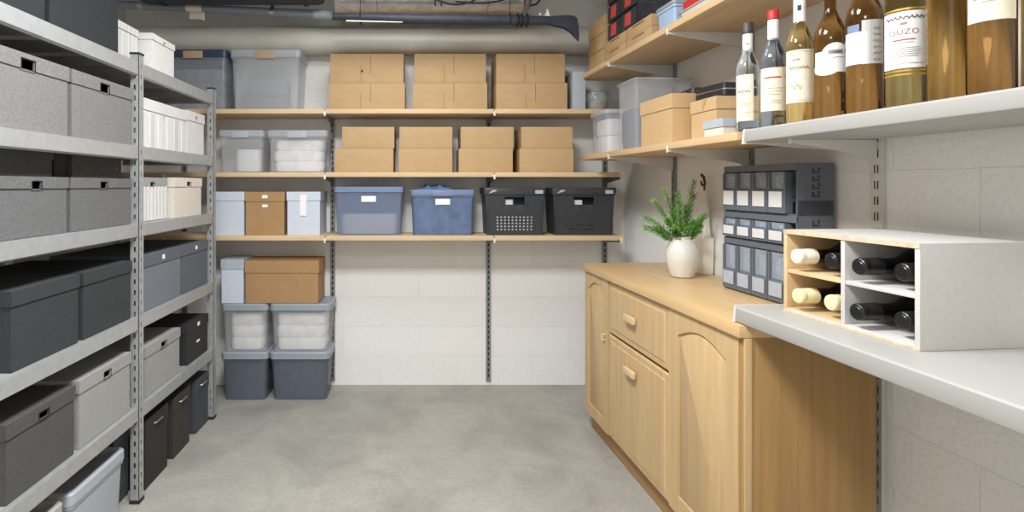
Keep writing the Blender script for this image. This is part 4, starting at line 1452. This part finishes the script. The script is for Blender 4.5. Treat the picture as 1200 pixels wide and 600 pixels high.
# ------------------------------------------------------------------ bottles on the white shelf
def text_on_cyl(txt, size, r, zc_, ac, mm, parent, name='lettering', th=0.0004, spacing=1.0):
    cu = bpy.data.curves.new('t', 'FONT')
    cu.body = txt
    cu.size = size
    cu.align_x = 'CENTER'
    cu.align_y = 'CENTER'
    cu.space_character = spacing
    cu.resolution_u = 3
    ob = bpy.data.objects.new('t', cu)
    C.objects.link(ob)
    dg = bpy.context.evaluated_depsgraph_get()
    me = bpy.data.meshes.new_from_object(ob.evaluated_get(dg))
    bpy.data.objects.remove(ob)
    b = MB()
    b.bm.from_mesh(me)
    bpy.data.meshes.remove(me)
    bmesh.ops.subdivide_edges(b.bm, edges=[e for e in b.bm.edges if e.calc_length() > size * 0.3], cuts=2)
    for v in b.bm.verts:
        a = ac + v.co.x / r
        v.co = Vector(((r + th) * math.cos(a), (r + th) * math.sin(a), zc_ + v.co.y))
    return b.build(name, M[mm], parent, smooth=False)


def squiggle(b, r, zc_, ac, wid, amp, n=40, th=0.0005, f=5, ph=0.0, rr=0.0006):
    n = 110
    pts = []
    for i in range(n + 1):
        u = i / n * 2 - 1
        a = ac + u * wid / 2 / r
        z = zc_ + 0.65 * amp * (math.sin(f * PI * u + ph) * 0.7 + 0.5 * math.sin(f * 2.3 * PI * u + 1.0))
        pts.append(((r + th) * math.cos(a), (r + th) * math.sin(a), z))
    b.tube(pts, rr, 5)


def bottle(label, y, t_, z, r, h_body, h_sh, h_tot, glass, cap, cap_h, neck_r=0.0145, group='bottles on the white shelf'):
    loc = right(y, t_, z)
    t = thing('bottle', label, 'bottle', loc, 0, group)
    view = math.atan2(-loc[1], -loc[0])              # labels are turned towards the aisle
    b = MB()
    b.lathe([(r * 0.55, 0.004), (r * 0.8, 0.0), (r * 0.94, 0.002), (r, 0.010), (r, h_body), (r * 0.985, h_body + (h_sh - h_body) * 0.18), (r * 0.90, h_body + (h_sh - h_body) * 0.42),
             (r * 0.70, h_body + (h_sh - h_body) * 0.68), (neck_r * 1.25, h_sh - 0.004), (neck_r, h_sh + 0.014), (neck_r * 0.95, h_tot - cap_h - 0.001)], n=40)
    b.build('glass', M[glass], t)
    b = MB()
    b.lathe([(neck_r * 0.98, h_tot - cap_h), (neck_r * 1.15, h_tot - cap_h + 0.0005), (neck_r * 1.15, h_tot - 0.003), (neck_r * 1.02, h_tot)], n=28)
    b.build('cap', M[cap], t)
    return t, view


def label_patch(t, r, z0, z1, ac, wid, mm, name='label', th=0.0006):
    b = MB()
    b.patch(r + 0.0002, z0, z1, ac - wid / 2 / r, ac + wid / 2 / r, th)
    return b.build(name, M[mm], t)


def text_lines(lab, r, ac, wid, zlist, mm='ink_soft', thick=0.0007):
    for z, k in zlist:
        b = MB()
        b.patch(r + 0.0011, z - thick, z + thick, ac - wid * k / 2 / r, ac + wid * k / 2 / r, 0.0002)
        b.build('print_line', M[mm], lab)


zb = BS + E
# 1: clear spirit on the wooden shelf end
t, v = bottle('clear glass bottle with grey cap at the far end of the bottle row', 1.915, 0.305, U2 + E, 0.036, 0.215, 0.285, 0.386, 'glass_clear', 'grey_cap', 0.036)
lb = label_patch(t, 0.036, 0.040, 0.200, v - 0.35, 0.062, 'paper_cream')
text_lines(lb, 0.0362, v - 0.35, 0.05, [(0.10, 0.8), (0.094, 0.6), (0.07, 0.8)])
b = MB(); squiggle(b, 0.0372, 0.142, v - 0.35, 0.042, 0.006, f=4); b.build('script', M['ink'], lb)
nl = label_patch(t, 0.0152, 0.283, 0.345, v, 0.094, 'paper', 'neck_label')
b = MB(); squiggle(b, 0.0162, 0.310, v - 0.1, 0.010, 0.006, f=2); b.build('script', M['ink_soft'], nl)
# 2: red cap
t, v = bottle('clear dark bottle with red cap and cream label, second in the bottle row', 1.795, 0.300, zb, 0.037, 0.205, 0.285, 0.385, 'glass_smoke', 'red', 0.030)
lb = label_patch(t, 0.037, 0.052, 0.192, v - 0.05, 0.080, 'paper_cream')
text_lines(lb, 0.0372, v - 0.05, 0.07, [(0.160, 0.7)], 'ink_red', 0.0022)
text_lines(lb, 0.0372, v - 0.05, 0.07, [(0.125, 0.8), (0.115, 0.8), (0.105, 0.55), (0.085, 0.8), (0.078, 0.7)])
label_patch(t, 0.0154, 0.285, 0.353, v, 0.095, 'paper', 'neck_label')
# 3: pale amber
t, v = bottle('pale amber bottle with white and gold neck, third in the bottle row', 1.682, 0.298, zb, 0.0365, 0.225, 0.305, 0.440, 'glass_pale', 'gold', 0.050)
lb = label_patch(t, 0.0365, 0.062, 0.222, v - 0.05, 0.078, 'paper_cream')
text_lines(lb, 0.0367, v - 0.05, 0.07, [(0.216, 1.0), (0.068, 1.0)], 'ink_soft', 0.0005)
b = MB(); squiggle(b, 0.0377, 0.168, v - 0.05, 0.055, 0.006, f=6); squiggle(b, 0.0377, 0.192, v - 0.25, 0.022, 0.005, f=3); squiggle(b, 0.0377, 0.110, v - 0.25, 0.03, 0.012, f=2, rr=0.0005); b.build('script', M['ink_red'], lb)
nl = label_patch(t, 0.0154, 0.312, 0.388, v, 0.095, 'paper', 'neck_label')
b = MB(); b.patch(0.0164, 0.345, 0.362, v - 0.35, v + 0.25, 0.0003); b.build('crest', M['ink'], nl)
# 4: amber with round label
t, v = bottle('amber bottle with a rounded white label, fourth in the bottle row', 1.562, 0.300, zb, 0.041, 0.215, 0.300, 0.420, 'glass_amber', 'gold', 0.040)
rr = 0.0414


def disc_patch(b, r, zc_, ac, rad, th=0.0008, n=26, sx=1.0):
    lo, hi = [], []
    for i in range(n):
        a = ac + rad * sx * math.cos(2 * PI * i / n) / r
        z = zc_ + rad * math.sin(2 * PI * i / n)
        lo.append((r * math.cos(a), r * math.sin(a), z))
        hi.append(((r + th) * math.cos(a), (r + th) * math.sin(a), z))
    # concentric rings keep the disc on the curve of the glass
    loops = [lo]
    for k in (1.0, 0.7, 0.4, 0.1):
        ring = []
        for i in range(n):
            a = ac + k * rad * sx * math.cos(2 * PI * i / n) / r
            z = zc_ + k * rad * math.sin(2 * PI * i / n)
            ring.append(((r + th) * math.cos(a), (r + th) * math.sin(a), z))
        loops.append(ring)
    b.loft(loops, cap0=False)


b = MB()
disc_patch(b, rr, 0.176, v + 0.30, 0.034)
b.patch(rr, 0.128, 0.188, v - 0.95, v + 0.18, 0.0007)
b.patch(rr, 0.128, 0.176, v + 0.10, v + 0.95, 0.0007)
disc_patch(b, rr, 0.140, v - 0.25, 0.020, sx=1.6)
lb = b.build('label', M['paper'], t)
b = MB()
for k in range(3):
    squiggle(b, rr + 0.0005, 0.188 - k * 0.0035, v + 0.28, 0.034, 0.0035, f=5 + k)
squiggle(b, rr + 0.0005, 0.168, v + 0.28, 0.04, 0.002, f=1)
b.build('script', M['ink'], lb)
# 5: amber, label half plain half patterned
t, v = bottle('amber bottle with a white label and patterned side label, fifth in the bottle row', 1.450, 0.300, zb, 0.041, 0.240, 0.325, 0.430, 'glass_amber', 'gold', 0.040)
lb = label_patch(t, 0.041, 0.128, 0.212, v - 0.50, 0.055, 'paper')
l2 = label_patch(t, 0.041, 0.126, 0.240, v + 0.50, 0.052, 'stripe_card')
b = MB()
for k in range(6):
    squiggle(b, 0.0420, 0.138 + k * 0.016, v + 0.66, 0.020, 0.005, f=3, ph=k)
b.build('pattern', M['ink_soft'], l2)
b = MB(); squiggle(b, 0.0420, 0.175, v - 0.5, 0.032, 0.010, f=2, rr=0.0004); b.build('script', M['ink_soft'], lb)
label_patch(t, 0.0411, 0.213, 0.232, v - 0.62, 0.030, 'tote_blue_lid', 'blue_strip')
# 6: the ouzo bottle
t, v = bottle('olive bottle with a large white label reading OUZO in red', 1.336, 0.298, zb, 0.0405, 0.250, 0.330, 0.430, 'glass_olive', 'gold', 0.040)
lb = label_patch(t, 0.0405, 0.092, 0.228, v - 0.03, 0.098, 'paper')
R6 = 0.0413
text_on_cyl('OUZO', 0.0185, R6, 0.178, v - 0.10, 'ink_red', lb, spacing=1.15)
text_lines(lb, 0.0407, v - 0.10, 0.07, [(0.160, 0.6)], 'ink_red', 0.0014)
text_lines(lb, 0.0407, v - 0.10, 0.07, [(0.153, 0.5), (0.140, 0.9), (0.135, 0.95), (0.130, 0.9), (0.125, 0.95), (0.120, 0.8)])
b = MB()
squiggle(b, R6, 0.213, v - 0.04, 0.080, 0.006, f=8, rr=0.0008)
b.build('script', M['ink'], lb)
b = MB()
for s in (-1, 0, 1):
    disc_patch(b, R6, 0.199, v - 0.10 + s * 0.09, 0.0035, th=0.0003)
b.build('crest', M['ink_soft'], lb)
b = MB()
squiggle(b, R6, 0.103, v - 0.03, 0.085, 0.0016, f=9, rr=0.0005)
b.build('script', M['ink_soft'], lb)
for z0, z1 in ((0.075, 0.079), (0.084, 0.088), (0.231, 0.236)):
    b = MB()
    b.patch(0.0407, z0, z1, v - 1.25, v + 1.2, 0.0005)
    b.build('gold_band', M['gold'], t)
# 7: bare amber
t, v = bottle('bare honey-coloured bottle without label beside the OUZO bottle', 1.232, 0.300, zb, 0.0375, 0.260, 0.340, 0.430, 'glass_honey', 'gold', 0.040)
# 8: beige label high up
t, v = bottle('amber bottle with a beige label high on the body, near the right edge', 1.146, 0.298, zb, 0.0385, 0.262, 0.345, 0.440, 'glass_amber', 'gold', 0.040)
lb = label_patch(t, 0.0385, 0.150, 0.245, v + 0.02, 0.084, 'paper_cream')
text_lines(lb, 0.0387, v, 0.07, [(0.198, 0.8)], 'ink_soft', 0.0016)
text_lines(lb, 0.0387, v, 0.07, [(0.190, 0.4)], 'ink_soft', 0.0008)
# 9
t, v = bottle('honey-coloured bottle set back at the right edge of the picture', 1.125, 0.205, zb, 0.0375, 0.262, 0.345, 0.440, 'glass_honey', 'gold', 0.040)

# ------------------------------------------------------------------ lower wooden shelf on the right
zl = U2 + E
t = tote('plastic_tote', 'clear tub of white textiles at the far end of the lower right shelf', at_right(3.055, 3.312, 0.352, 0.22, zl), RR, 0.257, 0.22, 0.245, M['tote_clear'], M['tote_clear_lid'], lid_h=0.025, taper=0.95, handle=False, rib=0)
bundle('folded_cloth', 'white textiles inside the clear tub on the lower right shelf', 'cloth', at_right(3.08, 3.29, 0.330, 0.17, zl + 0.006), RR, 0.20, 0.165, 0.19, M['cloth_white'], 2)
t = tote('plastic_tote', 'tall smoky tub half full of dark things on the lower right shelf', at_right(2.70, 2.93, 0.352, 0.31, zl), RR, 0.23, 0.31, 0.352, M['tote_clear'], M['tote_clear_lid'], lid_h=0.012, taper=0.985, handle=False, r=0.015)
bundle('folded_cloth', 'dark textiles in the lower half of the tall smoky tub', 'cloth', at_right(2.72, 2.91, 0.337, 0.275, zl + 0.005), RR, 0.200, 0.285, 0.205, M['slate'], 1)
lidded_box('card_storage_box', 'tall kraft lidded box on the lower right shelf beside the smoky tub', 'cardboard box', at_right(2.345, 2.645, 0.352, 0.30, zl), RR, 0.30, 0.30, 0.212, M['kraft_light'], hole=False, lid_h=0.062, seam=True, group='kraft boxes on the lower right shelf')
t = lidded_box('card_storage_box', 'smaller kraft box with a torn lid edge on the lower right shelf', 'cardboard box', at_right(2.130, 2.315, 0.290, 0.22, zl), RR, 0.185, 0.22, 0.166, M['kraft_light'], hole=False, lid_h=0.05, group='kraft boxes on the lower right shelf')
b = MB()
b.prism([(0.0, 0.120), (0.0, 0.166), (0.03, 0.1665), (0.012, 0.140)], 'y', -0.1125, -0.1102)
b.build('torn_flap', M['kraft'], t, smooth=False)
t = lidded_box('card_storage_box', 'small low greyish box in front of the torn kraft box', 'cardboard box', at_right(1.985, 2.112, 0.352, 0.16, zl), RR, 0.127, 0.16, 0.062, M['cream_card'], lid=M['grey_card'], hole=False, lid_h=0.03)
# black cases on the kraft boxes
t = thing('black_case', 'black zipped case lying on the kraft boxes below the upper shelf', 'case', right(2.225, 0.18, zl + 0.166 + E), RR + 0.1)
b = MB()
b.rr_loft([(0, 0.086, 0.085), (0.004, 0.09, 0.09), (0.050, 0.088, 0.088), (0.055, 0.08, 0.082)], r=0.015)
b.build('shell', M['black_plastic'], t)
b = MB()
b.rr_loft([(0.026, 0.0905, 0.0905), (0.030, 0.0905, 0.0905)], r=0.015)
b.build('zip', M['steel'], t)
t = thing('black_case', 'slim black case leaning on the tall kraft box behind the zipped case', 'case', right(2.45, 0.16, zl + 0.212 + E), RR - 0.15)
b = MB()
b.rr_loft([(0, 0.088, 0.080), (0.003, 0.09, 0.083), (0.026, 0.088, 0.080), (0.030, 0.080, 0.074)], r=0.02)
b.build('shell', M['black_plastic'], t)
b = MB()
b.box(-0.03, 0.03, -0.088, -0.080, 0.008, 0.018, 0.002)
b.build('latch', M['steel'], t)

# ------------------------------------------------------------------ upper wooden shelf on the right
zu = U1 + E
for k in range(6):
    carton('flat_carton', ['bottom', 'second', 'third', 'fourth', 'fifth', 'topmost'][k] + ' flat kraft box in the pile at far end of upper right shelf',
           at_right(3.09, 3.33, 0.352 - 0.004 * (k % 2), 0.28, zu + k * (0.046 + E)), RR, 0.24, 0.28, 0.046, M['kraft'], group='flat kraft boxes on the upper right shelf')
for k in range(2):
    for y0, y1, nm in ((2.81, 3.075, 'far'), (2.53, 2.795, 'near')):
        tt = carton('flat_carton', 'flat slotted kraft box under the black drawers, %s one of the %s layer' % (nm, ('lower', 'upper')[k]),
                    at_right(y0, y1, 0.352, 0.28, zu + k * (0.055 + E)), RR, y1 - y0, 0.28, 0.055, M['kraft'], group='flat kraft boxes on the upper right shelf')
        b = MB()
        b.box(-0.06, 0.06, -0.1412, -0.1402, 0.040, 0.046)
        b.build('slot', M['kraft_dark'], tt, smooth=False)
zd = zu + 2 * (0.055 + E) + E
for k in range(4):
    t = thing('drawer_box', ['lowest', 'second', 'third', 'topmost'][k] + ' black drawer box with red labels in the stack on the upper right shelf', 'drawer box',
              at_right(2.70, 3.06, 0.345, 0.26, zd + k * (0.098 + E)), RR, 'black drawer boxes with red labels')
    b = MB()
    b.box(-0.18, 0.18, -0.118, 0.13, 0, 0.098, 0.003)
    b.build('housing', M['crate'], t)
    for s in (-1, 1):
        b = MB()
        b.box(s * 0.089 - 0.084, s * 0.089 + 0.084, -0.13, -0.1185, 0.006, 0.092, 0.003)
        dw = b.build('drawer', M['crate'], t)
        b = MB()
        b.prism([(s * 0.089 - 0.040, 0.022), (s * 0.089 + 0.030, 0.016), (s * 0.089 + 0.036, 0.080), (s * 0.089 - 0.034, 0.084)], 'y', -0.1315, -0.1303)
        b.build('label_card', M['red_label'], dw, smooth=False)
t = thing('basket', 'small black slotted basket beside the black drawers on the upper right shelf', 'basket', at_right(2.545, 2.68, 0.33, 0.16, zd), RR)
hl = [(-0.055 + i * 0.02, -0.047 + i * 0.02, 0.012, 0.04) for i in range(6)]
b = MB()
b.panel(-0.065, 0.065, 0, 0.055, -0.08, 0.003, hl)
b.panel(-0.065, 0.065, 0, 0.055, 0.077, 0.003, hl)
b.box(-0.065, -0.062, -0.077, 0.077, 0, 0.055)
b.box(0.062, 0.065, -0.077, 0.077, 0, 0.055)
b.box(-0.062, 0.062, -0.077, 0.077, 0, 0.003)
b.build('tray', M['crate'], t, smooth=False)
b = MB()
b.rr_loft([(0.053, 0.068, 0.083), (0.060, 0.068, 0.083), (0.060, 0.063, 0.078), (0.053, 0.063, 0.078)], r=0.008, cap0=False, cap1=False)
b.build('rim', M['crate'], t)
t = tote('plastic_tote', 'light blue plastic box on the upper right shelf between the baskets and the red book', at_right(2.335, 2.50, 0.35, 0.2, zu), RR, 0.165, 0.2, 0.115, M['pale_bluebox'], M['tote_clear_lid'], lid_h=0.02, taper=0.95, handle=False, r=0.012)
t = thing('tray', 'white shallow tray on the upper right shelf under the red book', 'tray', at_right(2.03, 2.30, 0.352, 0.26, zu), RR)
b = MB()
b.rr_loft([(0, 0.120, 0.115), (0.035, 0.135, 0.13), (0.035, 0.130, 0.125), (0.004, 0.116, 0.111)], r=0.02)
b.build('tray_body', M['white_card'], t)
b = MB()
b.rr_loft([(0.030, 0.1365, 0.1315), (0.036, 0.1365, 0.1315), (0.036, 0.131, 0.126), (0.030, 0.131, 0.126)], r=0.02, cap0=False, cap1=False)
b.build('tray_rim', M['white_lam'], t)
t = thing('book', 'thick red book lying on the white tray on the upper right shelf', 'book', at_right(2.05, 2.28, 0.335, 0.22, zu + 0.0366), RR)
b = MB()
b.box(-0.115, 0.115, -0.11, 0.11, 0, 0.004)
b.box(-0.115, 0.115, -0.11, 0.11, 0.036, 0.040)
b.box(-0.115, 0.115, -0.114, -0.110, 0, 0.040, 0.001)
b.build('cover', M['red'], t, smooth=False)
b = MB()
b.box(-0.111, 0.111, -0.1095, 0.106, 0.0042, 0.0358)
b.build('pages', M['cream_card'], t, smooth=False)
